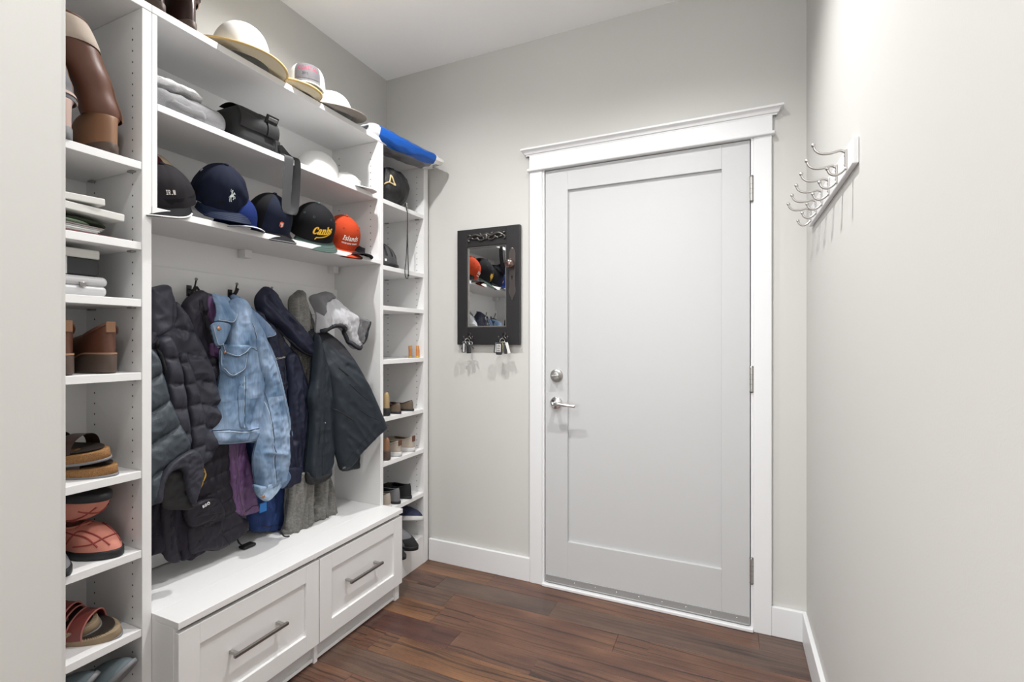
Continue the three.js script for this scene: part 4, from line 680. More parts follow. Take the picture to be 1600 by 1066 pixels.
makeCap('bright orange ball cap with white lettering', 'cap', { mat: H.orange, brimMat: H.orange, underMat: H.white, pipe: H.black, H: 0.125, front: 3.4, eyelets: H.orange, print: [-0.56, 0.56, 0.14, 0.62, printMat('white_script_print', islandTex), 'lettering'], group: G }, [-1.625, SH2 + 0.066, 1.685], R(-20), R(-34));
makeCap('dark grey ball cap lying flat under the orange cap', 'cap', { mat: H.charcoal, brimMat: H.charcoal, H: 0.05, group: G }, [-1.63, SH2 + 0.022, 1.73], R(-14), R(-8));
// upper hat shelf
makeCap('white ball cap at the back of the upper hat shelf', 'cap', { bandMat: H.white, mat: H.white, brimMat: H.white, H: 0.115, front: 2.4 }, [-1.67, SH1 + 0.03, 1.585], R(40), R(-14));
makeCap('small low white cap beside the hutch side panel, in front of a taller white cap', 'cap', { bandMat: H.white, mat: H.white, brimMat: H.white, H: 0.055, L: 0.075, a: 0.07, b: 0.06, curve: 0.012 }, [-1.60, SH1 + 0.018, 1.69], R(30), R(-10));

// wide-brimmed hats on the top
function brimHat(name, label, cat, o, pos, rot) {
  const t = thing(name, label, cat, pos, o.group); t.rotation.set(...rot);
  const { rc = 0.092, hc = 0.11, rb = 0.17, lip = 0.012, ex = 1.12, droop = 0 } = o;
  part('crown', surfClosed((u, v) => { const q = u * Math.PI * 2, s = v * Math.PI / 2, n = o.n ?? 3; const r = Math.pow(Math.max(0, 1 - Math.pow(Math.sin(s), n)), 1 / 2.2); return new THREE.Vector3(rc * ex * Math.cos(q) * r, hc * Math.sin(s) - (o.dent ?? 0) * (1 - r) * Math.exp(-Math.pow(Math.sin(q) * r * 3, 2)), rc * Math.sin(q) * r); }, 64, 24, [0.5, 0.2]), o.mat, t);
  const bp = (q, r, off) => { const R0 = lerp(1, rb / rc, r); return new THREE.Vector3(rc * ex * Math.cos(q) * R0 * (1 + (1 / ex - 1) * 0.5 * r), 0.002 + off + lip * Math.pow(r, 2.2) - droop * r * r * (0.5 + 0.5 * Math.cos(2 * q)) + (o.wave ?? 0) * r * Math.sin(3 * q + 1), rc * Math.sin(q) * R0); };
  part('brim', [surfClosed((u, v) => bp(u * Math.PI * 2, v, 0.0012), 80, 12, [1.0, 0.08]), surfClosed((u, v) => bp(-u * Math.PI * 2, v, -0.0012), 80, 12, [1.0, 0.08])], o.brimMat ?? o.mat, t);
  part('brim_edge', tube(Array.from({ length: 48 }, (_, i) => bp(i / 48 * Math.PI * 2, 1, 0)), o.edge ?? 0.003, 96, 8, true), o.edgeMat ?? o.mat, t);
  if (o.band) part('hat_band', surfClosed((u, v) => { const q = u * Math.PI * 2; return new THREE.Vector3((rc + 0.0015) * ex * Math.cos(q), 0.004 + v * 0.026, (rc + 0.0015) * Math.sin(q)); }, 64, 2, [0.6, 0.03]), o.band, t);
  return t;
}
const strawT = tex(128, 128, (x, y) => { const k = 0.9 + 0.1 * Math.sin(x * 0.8) * Math.sin(y * 0.8) + 0.06 * (rnd() - 0.5); return [236 * k, 222 * k, 190 * k]; }, true, [1 / 0.06, 1 / 0.06]);
const straw = mat('cream_straw', lin(1, 1, 1), 0.8, { map: strawT, bumpMap: weaveTex, bumpScale: 0.0005 });
const strawEdge = mat('golden_straw', lin(0.62, 0.42, 0.16), 0.7);
const felt = mat('white_felt', lin(0.80, 0.79, 0.76), 0.9, { bumpMap: grainTex, bumpScale: 0.0003 });
const tweed = mat('grey_brown_tweed', lin(0.27, 0.24, 0.21), 0.95, { bumpMap: grainTex, bumpScale: 0.0008 });
brimHat('straw_hat', 'cream straw sun hat with a golden edge, on top beside the dark boots', 'hat', { mat: felt, brimMat: straw, edgeMat: strawEdge, edge: 0.004, rc: 0.088, hc: 0.135, rb: 0.150, lip: 0.004, wave: 0.003, n: 2.6 }, [-1.60, TP + 0.026, 1.175], [0.0, 0.2, -0.14]);
brimHat('straw_hat', 'low cream straw hat with a golden rim, between the sun hat and the grey-brimmed hat', 'hat', { mat: straw, edgeMat: strawEdge, edge: 0.005, rc: 0.07, hc: 0.035, rb: 0.10, lip: 0.018 }, [-1.59, TP + 0.012, 1.40], [0, 0, -0.12]);
brimHat('wide_brim_hat', 'white hat with a wide grey-brown brim, lying under the folded cap', 'hat', { mat: felt, brimMat: tweed, edgeMat: tweed, rc: 0.085, hc: 0.095, rb: 0.145, lip: 0.004, n: 2.2 }, [-1.60, TP + 0.024, 1.605], [0.10, 0, -0.14]);
{
  const t = makeCap('white and grey ball cap with maroon lettering, perched on the grey-brimmed hat', 'cap', { mat: H.grey, rearMat: H.white, brimMat: H.white, pipe: H.white, H: 0.10, a: 0.095, b: 0.075, L: 0.012, front: 5, print: [-0.62, 0.62, 0.18, 0.78, mat('maroon_print', lin(1, 1, 1), 0.7, { map: maroonTex }), 'lettering'] }, [-1.66, TP + 0.105, 1.53], R(-40), R(-6));
}
{
  const t = thing('eyeglasses', 'thin wire eyeglasses resting on the straw hats', 'glasses', [-1.56, TP + 0.03, 1.28]);
  const wire = mat('gold_wire', lin(0.40, 0.28, 0.12), 0.35, { metalness: 0.9 });
  part('temple', tube([new THREE.Vector3(0.012, -0.012, 0.01), new THREE.Vector3(0.005, 0.012, 0.0), new THREE.Vector3(-0.01, 0.035, -0.012), new THREE.Vector3(-0.02, 0.052, -0.018)], 0.0016, 24, 6), wire, t);
  part('temple', tube([new THREE.Vector3(0.012, -0.012, 0.0), new THREE.Vector3(0.0, 0.006, -0.02), new THREE.Vector3(-0.02, 0.018, -0.05), new THREE.Vector3(-0.05, 0.016, -0.085)], 0.0016, 24, 6), wire, t);
  part('temple_tip', tube([new THREE.Vector3(-0.017, 0.046, -0.0165), new THREE.Vector3(-0.022, 0.054, -0.019), new THREE.Vector3(-0.027, 0.060, -0.021)], 0.0026, 12, 8), C.lining, t);
  part('lens_rim', [new THREE.TorusGeometry(0.02, 0.0012, 6, 28).rotateX(1.2).translate(-0.03, 0.012, -0.075)], wire, t);
  part('lens_rim', [new THREE.TorusGeometry(0.02, 0.0012, 6, 28).rotateX(1.2).translate(-0.05, 0.012, -0.035)], wire, t);
}

// ---------------------------------------------------------------- shoes
const leather = (name, c, r = 0.5, ex = {}) => mat(name, c, r, { bumpMap: bumpTex(96, 14, 70, [1 / 0.04, 1 / 0.04]), bumpScale: 0.0004, ...ex });
const S = {
  brown: leather('brown_leather', lin(0.115, 0.045, 0.026), 0.42), brownSole: mat('brown_stacked_sole', lin(0.085, 0.058, 0.045), 0.6), tan: leather('tan_leather', lin(0.25, 0.13, 0.07), 0.55), welt: mat('tan_welt', lin(0.36, 0.20, 0.12), 0.6),
  darkBrown: leather('dark_brown_leather', lin(0.035, 0.016, 0.012), 0.28), blackRubber: mat('black_rubber', lin(0.016, 0.017, 0.019), 0.55), greyRubber: mat('grey_rubber', lin(0.20, 0.20, 0.21), 0.6), whiteRubber: mat('white_rubber', lin(0.62, 0.62, 0.62), 0.55),
  coral: mat('coral_mesh', lin(0.60, 0.235, 0.175), 0.8, { bumpMap: weaveTex, bumpScale: 0.0004 }), coralTrim: mat('deep_coral_trim', lin(0.30, 0.045, 0.04), 0.6), cork: null, jute: null,
  red: leather('red_leather', lin(0.20, 0.044, 0.037), 0.42), redEdge: mat('pink_binding', lin(0.45, 0.16, 0.14), 0.6), insole: mat('dark_insole', lin(0.030, 0.022, 0.018), 0.8), blackCloth: mat('black_knit', lin(0.014, 0.014, 0.016), 0.85, { bumpMap: weaveTex, bumpScale: 0.0004 }),
  greyKnit: mat('grey_knit', lin(0.16, 0.16, 0.17), 0.85, { bumpMap: weaveTex, bumpScale: 0.0005 }), slateKnit: mat('slate_fleece', lin(0.15, 0.19, 0.21), 0.95, { bumpMap: grainTex, bumpScale: 0.0008 }), cream: mat('cream_fleece', lin(0.52, 0.44, 0.37), 0.95, { bumpMap: grainTex, bumpScale: 0.001 }),
  rose: mat('pale_rose_suede', lin(0.46, 0.34, 0.30), 0.9), beige: mat('beige_canvas', lin(0.44, 0.38, 0.32), 0.9, { bumpMap: weaveTex, bumpScale: 0.0006 }), gold: mat('gold_leather', lin(0.40, 0.29, 0.15), 0.5, { metalness: 0.25 }), snake: null, navySuede: mat('navy_mesh', lin(0.018, 0.024, 0.062), 0.75, { bumpMap: weaveTex, bumpScale: 0.0005 }),
};
S.cork = mat('cork', lin(1, 1, 1), 0.85, { map: tex(128, 128, () => { const k = rnd(); return k > 0.7 ? [206, 160, 100] : k > 0.38 ? [140, 96, 56] : [82, 52, 30]; }, true, [1 / 0.05, 1 / 0.05]) });
S.jute = mat('braided_jute', lin(1, 1, 1), 0.9, { map: tex(64, 64, (x, y) => { const k = 0.75 + 0.25 * Math.sin((x + y) * 0.8) + 0.2 * (rnd() - 0.5); return [196 * k, 172 * k, 140 * k]; }, true, [1 / 0.04, 1 / 0.04]) });
S.snake = mat('snake_print', lin(1, 1, 1), 0.5, { map: tex(64, 64, (x, y) => { const k = ((x >> 3) + (y >> 3)) % 2 ? 1 : 0.6; const q = k * (0.8 + 0.4 * rnd()); return [120 * q, 104 * q, 88 * q]; }, true, [1 / 0.05, 1 / 0.05]) });
// foot outline at angle q (0 at the toe), length l, width w
const foot = (q, l, w, s = 1) => { const c = Math.cos(q), k = lerp(0.76, 1, sstep(-0.7, 0.35, c)) * (1 - 0.10 * sstep(0.72, 1, c)); return [l / 2 * Math.sign(c) * Math.pow(Math.abs(c), 0.88) * s, w / 2 * Math.sin(q) * k * s]; };
function soleGeo(l, w, hf, hh, sc = 1.03, lift = 0) {      // hf thick at the toe, hh at the heel
  const top = (x) => lerp(hh, hf, sstep(-l * 0.25, l * 0.12, x));
  const rings = [[0.001, 0], [0.93, 0], [1, 0.12], [1.0, 0.5], [1.0, 0.9], [0.97, 1], [0.001, 1]];
  return surfClosed((u, v) => { const k = v * (rings.length - 1), i = Math.min(rings.length - 2, Math.floor(k)), t = k - i, s = lerp(rings[i][0], rings[i + 1][0], t), y = lerp(rings[i][1], rings[i + 1][1], t); const [x, z] = foot(u * Math.PI * 2, l, w, s * sc); return new THREE.Vector3(x, lift + y * top(x), z); }, 56, rings.length - 1, [0.5, 0.1]);
}
function upperGeo(l, w, base, o) {                          // closed upper drawn in to the collar loop
  const { cx = -0.24, cl = 0.44, cw = 0.62, yh = 0.075, yv = 0.06, bulge = 2.4, toe = 1.25, dip = 0.012 } = o;
  return surfClosed((u, v) => {
    const q = u * Math.PI * 2, [ox, oz] = foot(q, l, w, 0.985), c = Math.cos(q);
    const kx = l * cx + l * cl / 2 * c, kz = w / 2 * cw * Math.sin(q) * lerp(0.95, 1, c);
    const yc = lerp(yh, yv, (c + 1) / 2) - dip * Math.sin(q) * Math.sin(q);
    const p = lerp(bulge, toe, sstep(0.0, 0.9, c)), m = Math.pow(v, p), g = Math.pow(Math.sin(v * Math.PI / 2), lerp(1, 0.8, sstep(0, 0.9, c)));
    const y0 = base(ox);
    return new THREE.Vector3(lerp(ox, kx, m), lerp(y0, Math.max(yc, y0 + 0.012), g), lerp(oz, kz, m));
  }, 56, 14, [0.6, 0.12]);
}
function makeShoe(label, category, o, pos, yaw, tilt = [0, 0]) {
  const t = thing(o.name ?? 'shoe', label, category, pos, o.group); t.rotation.order = 'YXZ'; t.rotation.set(tilt[0], yaw, tilt[1]);
  const { l = 0.25, w = 0.088, hf = 0.012, hh = 0.02 } = o;
  part('sole', soleGeo(l, w, hf, hh), o.sole, t);
  if (o.welt) part('welt', surfClosed((u, v) => { const [x, z] = foot(u * Math.PI * 2, l, w, 1.035); return new THREE.Vector3(x, lerp(hh, hf, sstep(-l * 0.25, l * 0.12, x)) + (v - 0.5) * 0.005, z); }, 56, 2), o.welt, t);
  if (o.upper) {
    const base = (x) => lerp(hh, hf, sstep(-l * 0.25, l * 0.12, x)) * 0.9;
    part('upper', upperGeo(l, w, base, o), o.upper, t);
    part('insole', surf((u, v) => { const [x, z] = foot(u * Math.PI * 2, l, w, 0.9 * v); return new THREE.Vector3(x, base(x) + 0.006, z); }, 40, 4), o.inside ?? S.insole, t);
    const { cx = -0.24, cl = 0.44, cw = 0.62, yh = 0.075, yv = 0.06, dip = 0.012 } = o;
    part('collar', tube(Array.from({ length: 28 }, (_, i) => { const q = i / 28 * Math.PI * 2, c = Math.cos(q); return new THREE.Vector3(l * cx + l * cl / 2 * c, lerp(yh, yv, (c + 1) / 2) - dip * Math.sin(q) * Math.sin(q), w / 2 * cw * Math.sin(q) * lerp(0.95, 1, c)); }), o.collarR ?? 0.003, 56, 8, true), o.collar ?? o.upper, t);
    if (o.laces) for (let k = 0; k < 4; k++) { const x = l * (0.02 + 0.055 * k), y = lerp(yv, yv * 0.74, k / 3) + 0.006; part('lace', tube([new THREE.Vector3(x, y - 0.012, -w * 0.26), new THREE.Vector3(x + 0.004, y, 0), new THREE.Vector3(x, y - 0.012, w * 0.26)], 0.0022, 14, 6), o.laces, t); }
    if (o.tab) part('heel_tab', new RoundedBoxGeometry(0.006, 0.03, 0.022, 2, 0.0025).translate(l * (cx - cl / 2) - 0.004, yh - 0.008, 0), o.tab, t);
    if (o.overlay) part('toe_overlay', surf((u, v) => { const q = lerp(-0.9, 0.9, u), b = upperGeoPoint(l, w, base, o, q, lerp(0.02, 0.35, v)); return b; }, 24, 6), o.overlay, t);
  }
  if (o.bed) part('footbed', surf((u, v) => { const [x, z] = foot(u * Math.PI * 2, l, w, 0.93 * v); return new THREE.Vector3(x, lerp(hh, hf, sstep(-l * 0.25, l * 0.12, x)) + 0.0012 + 0.004 * v ** 6, z); }, 44, 8), o.bed, t);
  for (const [x, y, wd, m] of o.straps ?? []) {
    const s = part('strap', [surf((u, v) => { const q = lerp(0, Math.PI, u), xx = x * l + (v - 0.5) * wd; const [, zz] = foot(Math.acos(clamp(xx / (l / 2), -1, 1)), l, w, 1.0); return new THREE.Vector3(xx + 0.012 * Math.sin(q), lerp(hf, hh, sstep(0.1, -0.2, x)) * 0.6 + y * Math.pow(Math.sin(q), 0.7), Math.abs(zz) * Math.cos(q) * 1.02); }, 28, 6)], m ?? o.strapMat, t);
    if (o.bind) for (const e of [-0.5, 0.5]) part('binding', tube(Array.from({ length: 16 }, (_, i) => { const q = i / 15 * Math.PI, xx = x * l + e * wd; const [, zz] = foot(Math.acos(clamp(xx / (l / 2), -1, 1)), l, w, 1.0); return new THREE.Vector3(xx + 0.012 * Math.sin(q), lerp(hf, hh, sstep(0.1, -0.2, x)) * 0.6 + y * Math.pow(Math.sin(q), 0.7), Math.abs(zz) * Math.cos(q) * 1.02); }), 0.0022, 30, 6), o.bind, t);
    if (o.buckle) part('buckle', new THREE.TorusGeometry(0.008, 0.0018, 6, 18).rotateX(0.5).translate(x * l, y * 0.86, w * 0.30), o.buckle, t);
  }
  return t;
}
function upperGeoPoint(l, w, base, o, q, v) {
  const { cx = -0.24, cl = 0.44, cw = 0.62, yh = 0.075, yv = 0.06, bulge = 2.4, toe = 1.25, dip = 0.012 } = o;
  const [ox, oz] = foot(q, l, w, 0.985), c = Math.cos(q), kx = l * cx + l * cl / 2 * c, kz = w / 2 * cw * Math.sin(q);
  const yc = lerp(yh, yv, (c + 1) / 2) - dip * Math.sin(q) ** 2, p = lerp(bulge, toe, sstep(0, 0.9, c)), m = Math.pow(v, p), g = Math.pow(Math.sin(v * Math.PI / 2), lerp(1, 0.8, sstep(0, 0.9, c))), y0 = base(ox);
  const P = new THREE.Vector3(lerp(ox, kx, m), lerp(y0, Math.max(yc, y0 + 0.012), g), lerp(oz, kz, m)); return P.multiply(new THREE.Vector3(1.012, 1.01, 1.02));
}
const PI = Math.PI;
// --- shelf tower by the partition
{
  const o = { name: 'clog', l: 0.25, w: 0.094, hf: 0.03, hh: 0.055, sole: S.brownSole, welt: S.welt, upper: S.brown, cx: -0.22, cl: 0.52, cw: 0.74, yh: 0.135, yv: 0.10, bulge: 3.4, collarR: 0.004, tab: S.tan, group: 'brown leather clogs on the fourth shelf of the tower by the partition' };
  makeShoe('brown leather clog with a stacked heel, fully in view beside the pegged panel', 'shoe', o, [-1.662, 1.121, 0.762], PI - 0.10);
  makeShoe('brown leather clog with a stacked heel, half hidden by the partition', 'shoe', o, [-1.668, 1.121, 0.660], PI - 0.02);
}
{
  const o = { name: 'sandal', l: 0.25, w: 0.098, hf: 0.026, hh: 0.034, sole: S.cork, bed: S.insole, strapMat: S.darkBrown, straps: [[0.16, 0.055, 0.05], [-0.14, 0.058, 0.03]] };
  const a = makeShoe('cork-soled dark sandal lying on its mate, the upper one of the stacked pair', 'sandal', { ...o, group: 'cork sandals stacked on the fifth shelf' }, [-1.655, 0.886, 0.702], 0.32 + PI * 0, [0.16, 0.05]);
  const b = makeShoe('cork-soled dark sandal resting on the shelf, the lower one of the stacked pair', 'sandal', { ...o, straps: [[0.16, 0.045, 0.05], [-0.14, 0.04, 0.03]], group: 'cork sandals stacked on the fifth shelf' }, [-1.65, 0.846, 0.712], 0.36, [0.05, 0.0]);
  for (const t of [a, b]) part('outsole', soleGeo(0.25, 0.098, 0.008, 0.009, 1.045, -0.004), S.greyRubber, t);
}
{
  const o = { name: 'sneaker', l: 0.24, w: 0.096, hf: 0.022, hh: 0.03, sole: S.blackRubber, upper: S.coral, laces: S.coralTrim, cx: -0.20, cl: 0.50, cw: 0.70, yh: 0.10, yv: 0.082, bulge: 3.0, tab: S.coralTrim };
  const a = makeShoe('coral sneaker standing on its black sole, under its upturned mate', 'shoe', o, [-1.648, 0.618, 0.738], 0.25, [0, 0]);
  const b = makeShoe('coral sneaker turned over with its black sole upward, on top of its mate', 'shoe', o, [-1.655, 0.800, 0.718], 0.18, [PI, 0.0]);
  const sb = (x) => lerp(0.03, 0.022, sstep(-0.06, 0.029, x)) * 0.9;
  for (const t of [a, b]) for (const line of [[[-0.9, 0.22], [-0.45, 0.30], [0, 0.33], [0.45, 0.30], [0.9, 0.22], [1.4, 0.18]], [[0.35, 0.12], [0.6, 0.5], [0.95, 0.72], [1.4, 0.5], [1.6, 0.15]], [[0.75, 0.12], [0.95, 0.45], [1.3, 0.62], [1.75, 0.9]], [[1.9, 0.1], [2.0, 0.5], [2.1, 0.95]], [[-0.35, 0.12], [-0.6, 0.5], [-0.95, 0.72], [-1.4, 0.5], [-1.6, 0.15]], [[2.4, 0.4], [2.8, 0.5], [3.2, 0.5], [3.8, 0.45]]])
    part('seam_trim', tube(line.map(([q, v]) => upperGeoPoint(0.24, 0.096, sb, o, q, v)), 0.0021, 30, 6), S.coralTrim, t);
  makeShoe('grey and black trainer half hidden by the partition, beside the coral sneakers', 'shoe', { name: 'sneaker', l: 0.25, w: 0.09, hf: 0.02, hh: 0.03, sole: S.blackRubber, upper: S.greyKnit, yh: 0.085, yv: 0.07 }, [-1.64, 0.618, 0.628], 0.1);
}
{
  const o = { name: 'sandal', l: 0.235, w: 0.09, hf: 0.026, hh: 0.034, sole: S.jute, bed: S.insole, strapMat: S.red, bind: S.redEdge, buckle: M.chrome, straps: [[0.14, 0.062, 0.04], [-0.06, 0.07, 0.03], [-0.36, 0.075, 0.022]] };
  const a = makeShoe('red leather sandal with a jute-edged sole, in front of its mate', 'sandal', { ...o, group: 'red sandals' }, [-1.645, 0.397, 0.722], 0.42, [0.30, 0]);
  const b = makeShoe('red leather sandal with a jute-edged sole, leaning at the back', 'sandal', { ...o, group: 'red sandals' }, [-1.685, 0.425, 0.692], 0.42, [0.42, 0]);
  for (const t of [a, b]) part('outsole', soleGeo(0.235, 0.09, 0.007, 0.008, 1.045, -0.003), S.greyRubber, t);
}
{
  const o = { name: 'slipper', l: 0.24, w: 0.092, hf: 0.014, hh: 0.018, sole: S.greyRubber, upper: S.slateKnit, collar: S.slateKnit, collarR: 0.010, yh: 0.07, yv: 0.075, cl: 0.5, cw: 0.75 };
  makeShoe('slate fleece slipper on the lowest shelf, beside its pale-lined mate', 'slipper', { ...o, group: 'slate slippers on the lowest shelf' }, [-1.60, 0.235, 0.690], 0.5, [0.2, 0.85]);
  makeShoe('slate fleece slipper with a pale lining, nearest the pegged panel on the lowest shelf', 'slipper', { ...o, inside: S.cream, group: 'slate slippers on the lowest shelf' }, [-1.585, 0.225, 0.762], 0.4, [0.0, 0.82]);
}
// tall boots on the top shelf of that tower
function makeBoot(label, o, pos, yaw) {
  const t = thing('tall_boot', label, 'boot', pos); t.rotation.y = yaw;
  const l = 0.25, w = 0.092, hf = 0.014, hh = o.hh ?? 0.028, base = (x) => lerp(hh, hf, sstep(-l * 0.25, l * 0.12, x)) * 0.9;
  part('sole', soleGeo(l, w, hf, hh), o.sole, t);
  part('foot', upperGeo(l, w, base, { cx: -0.24, cl: 0.46, cw: 0.85, yh: 0.105, yv: 0.12, bulge: 3, toe: 1.3, dip: 0 }), o.foot, t);
  const [lx, lz] = o.lean, hT = o.h;
  const ax = (v) => new THREE.Vector3(-l * 0.24 + lx * v * v, lerp(0.108, hT, v), lz * Math.pow(v, 1.2)), rr = (v) => lerp(0.043, o.top ?? 0.06, Math.sin(v * PI / 2)) + 0.002 * Math.sin(v * 18) * (1 - v);
  const shp = (u, v, k = 1) => { const q = u * PI * 2, p = ax(v), r = rr(v) * k; return new THREE.Vector3(p.x + r * 1.18 * Math.cos(q), p.y + (o.slant ?? 0) * v * Math.sin(q), p.z + r * Math.sin(q)); };
  const sh0 = part('shaft', surfClosed((u, v) => shp(u, v), 40, 20, [0.4, 0.35]), o.shaft, t);
  part('lining', surfClosed((u, v) => shp(-u, 1 - v * 0.5, 0.94), 40, 6), o.lining, t);
  if (o.cuff) part('cuff', surfClosed((u, v) => { const q = v * PI * 2; return shp(u, 0.86 + 0.13 * Math.sin(q) , 1.04 + 0.06 * Math.cos(q)); }, 40, 10), o.cuff, t);
  part('top_edge', tube(Array.from({ length: 24 }, (_, i) => shp(i / 24, 1)), 0.0035, 48, 8, true), o.edge ?? o.shaft, t);
  for (const v of o.bands ?? []) part('ankle_strap', surfClosed((u, k) => shp(u, v + k * 0.07, 1.05), 40, 2), o.strap ?? o.sole, t);
  part('zip', tube(Array.from({ length: 10 }, (_, i) => shp(0.30, i / 9 * 0.9, 1.01)), 0.0022, 20, 6), S.welt, t);
  return t;
}
makeBoot('tall brown leather boot with a pale fleece top, leaning towards the partition', { sole: S.brownSole, foot: S.tan, shaft: S.brown, lining: S.cream, cuff: S.cream, lean: [0, -0.085], h: 0.335, top: 0.050, hh: 0.03 }, [-1.650, 1.718, 0.762], PI - 0.12);
makeBoot('pale rose ankle boot with a grey knit collar, half behind the partition', { sole: S.greyRubber, foot: S.rose, shaft: S.greyKnit, lining: S.tan, lean: [0, -0.03], h: 0.22, top: 0.043, hh: 0.034, edge: S.tan, bands: [0.1] , strap: S.rose }, [-1.64, 1.718, 0.648], PI - 0.05);
// dark boots on the hutch top
for (const [D, yaw, lab] of [[0.868, PI + 0.05, 'dark brown polished boot on the hutch top, cut off by the photo edge'], [0.972, PI - 0.06, 'dark brown polished buckled boot on the hutch top, beside the straw sun hat']]) {
  const t = makeBoot(lab, { sole: S.brownSole, foot: S.darkBrown, shaft: S.darkBrown, lining: S.insole, lean: [0, 0], h: 0.27, top: 0.058, hh: 0.03, bands: [0.12, 0.45], strap: S.darkBrown }, [-1.652, TP, D], yaw);
  part('buckle', new RoundedBoxGeometry(0.02, 0.026, 0.008, 1, 0.002).translate(-0.07, 0.165, -0.055), M.darkSteel, t);
  part('pull_tab', new RoundedBoxGeometry(0.012, 0.03, 0.005, 1, 0.002).translate(-0.09, 0.10, -0.05), S.darkBrown, t);
}

// --- corner tower shoes
makeShoe('gold leather pump with a dark block heel, next to the snake-print flats', 'shoe', { l: 0.235, w: 0.078, hf: 0.01, hh: 0.04, sole: S.blackRubber, upper: S.gold, yh: 0.115, yv: 0.05, cl: 0.6, cx: -0.14, cw: 0.72, bulge: 3 , name: 'pump' }, [-1.642, 0.841, 1.925], PI - 0.1);
{
  const o = { name: 'flat_shoe', l: 0.24, w: 0.08, hf: 0.010, hh: 0.012, sole: S.blackRubber, upper: S.snake, inside: S.insole, collar: S.darkBrown, yh: 0.055, yv: 0.036, cl: 0.62, cx: -0.14, cw: 0.74, bulge: 3, group: 'snake-print flats' };
  makeShoe('snake-print flat shoe with dark trim, behind the gold pump', 'shoe', o, [-1.640, 0.841, 2.015], PI - 0.16);
  makeShoe('snake-print flat shoe with dark trim, nearest the corner', 'shoe', o, [-1.640, 0.841, 2.115], PI - 0.10);
}
makeShoe('brown wedge shoe with a wooden heel, next to the beige espadrilles', 'shoe', { name: 'wedge_shoe', l: 0.235, w: 0.08, hf: 0.018, hh: 0.05, sole: S.brownSole, upper: S.tan, yh: 0.11, yv: 0.06, cl: 0.55, cx: -0.16, bulge: 3 }, [-1.64, 0.624, 1.922], PI - 0.08);
{
  const o = { name: 'espadrille', l: 0.245, w: 0.088, hf: 0.018, hh: 0.022, sole: S.whiteRubber, upper: S.beige, inside: S.brown, collar: S.beige, yh: 0.078, yv: 0.07, cl: 0.54, cx: -0.2, cw: 0.74, bulge: 3.2, tab: S.brown, group: 'beige espadrilles' };
  makeShoe('beige canvas espadrille with a brown lining, beside the wedge shoe', 'shoe', o, [-1.645, 0.624, 2.018], PI - 0.14);
  makeShoe('beige canvas espadrille with a brown lining, nearest the corner', 'shoe', o, [-1.645, 0.624, 2.128], PI - 0.10);
}
{
  const o = { name: 'slip_on_shoe', l: 0.245, w: 0.088, hf: 0.012, hh: 0.014, sole: S.blackRubber, yh: 0.075, yv: 0.062, cl: 0.5, cx: -0.2, cw: 0.72 };
  makeShoe('black knit slip-on shoe on the shelf level with the bench top', 'shoe', { ...o, upper: S.blackCloth }, [-1.64, 0.386, 2.098], PI - 0.14);
  makeShoe('grey knit slip-on shoe between the black one and the taupe one', 'shoe', { ...o, upper: S.greyKnit }, [-1.645, 0.386, 2.005], PI - 0.10);
  makeShoe('taupe canvas slip-on shoe with a pale sole, just behind the bench corner', 'shoe', { ...o, upper: S.beige, sole: S.whiteRubber, inside: S.insole, hf: 0.02, hh: 0.024 }, [-1.635, 0.386, 1.915], PI - 0.06);
  makeShoe('navy running shoe with a white sole edge, leaning on the wall of the lowest cubby', 'shoe', { name: 'sneaker', l: 0.27, w: 0.098, hf: 0.024, hh: 0.03, sole: S.whiteRubber, upper: S.navySuede, laces: S.greyKnit, overlay: S.navySuede, yh: 0.095, yv: 0.08 }, [-1.625, 0.245, 2.115], 0.25, [-0.35, 0.05]);
  makeShoe('dark grey trainer with pale stripes, sticking out of the lowest cubby beside the bench', 'shoe', { name: 'sneaker', l: 0.28, w: 0.098, hf: 0.022, hh: 0.03, sole: S.blackRubber, upper: S.greyKnit, laces: S.whiteRubber, overlay: S.blackCloth, yh: 0.095, yv: 0.08 }, [-1.585, 0.165, 2.03], 0.02, [0.1, -0.10]);
  makeShoe('black trainer with pale laces, lowest of the shoes beside the bench', 'shoe', { name: 'sneaker', l: 0.28, w: 0.095, hf: 0.02, hh: 0.026, sole: S.blackRubber, upper: S.blackCloth, laces: S.whiteRubber, yh: 0.09, yv: 0.075 }, [-1.58, 0.157, 1.925], 0.0, [0, -0.06]);
}

// ---------------------------------------------------------------- small goods
const paper = mat('white_card', lin(0.66, 0.66, 0.63), 0.6), greyCard = mat('grey_print', lin(0.22, 0.21, 0.23), 0.6), maroonCard = mat('maroon_card', lin(0.10, 0.02, 0.02), 0.6);
const G2 = 'flat things piled on the second shelf of the tower by the partition';
function flat(name, label, cat, [x, h, D], [lx, ht, lz], yaw, m, o = {}) {
  const t = thing(name, label, cat, [x, h, D], o.group); t.rotation.set(o.rx ?? 0, yaw, o.rz ?? 0);
  part('body', new RoundedBoxGeometry(lx, ht, lz, 3, Math.min(o.r ?? 0.0025, ht * 0.45)).translate(0, ht / 2, 0), m, t);
  if (o.lid) part('lid', new RoundedBoxGeometry(lx + 0.004, ht * 0.4, lz + 0.004, 3, Math.min(o.r ?? 0.0025, ht * 0.18)).translate(0, ht * 0.82, 0), o.lid, t);
  if (o.seam) part('page_edge', Array.from({ length: 3 }, (_, i) => new THREE.BoxGeometry(lx + 0.0008, ht * 0.08, lz + 0.0008).translate(0, ht * (0.25 + 0.25 * i), 0)), o.seam, t);
  return t;
}
flat('folder', 'thin maroon folder at the bottom of the pile of papers', 'folder', [-1.655, 1.4905, 0.655], [0.24, 0.006, 0.24], 0.12, maroonCard, { group: G2 });
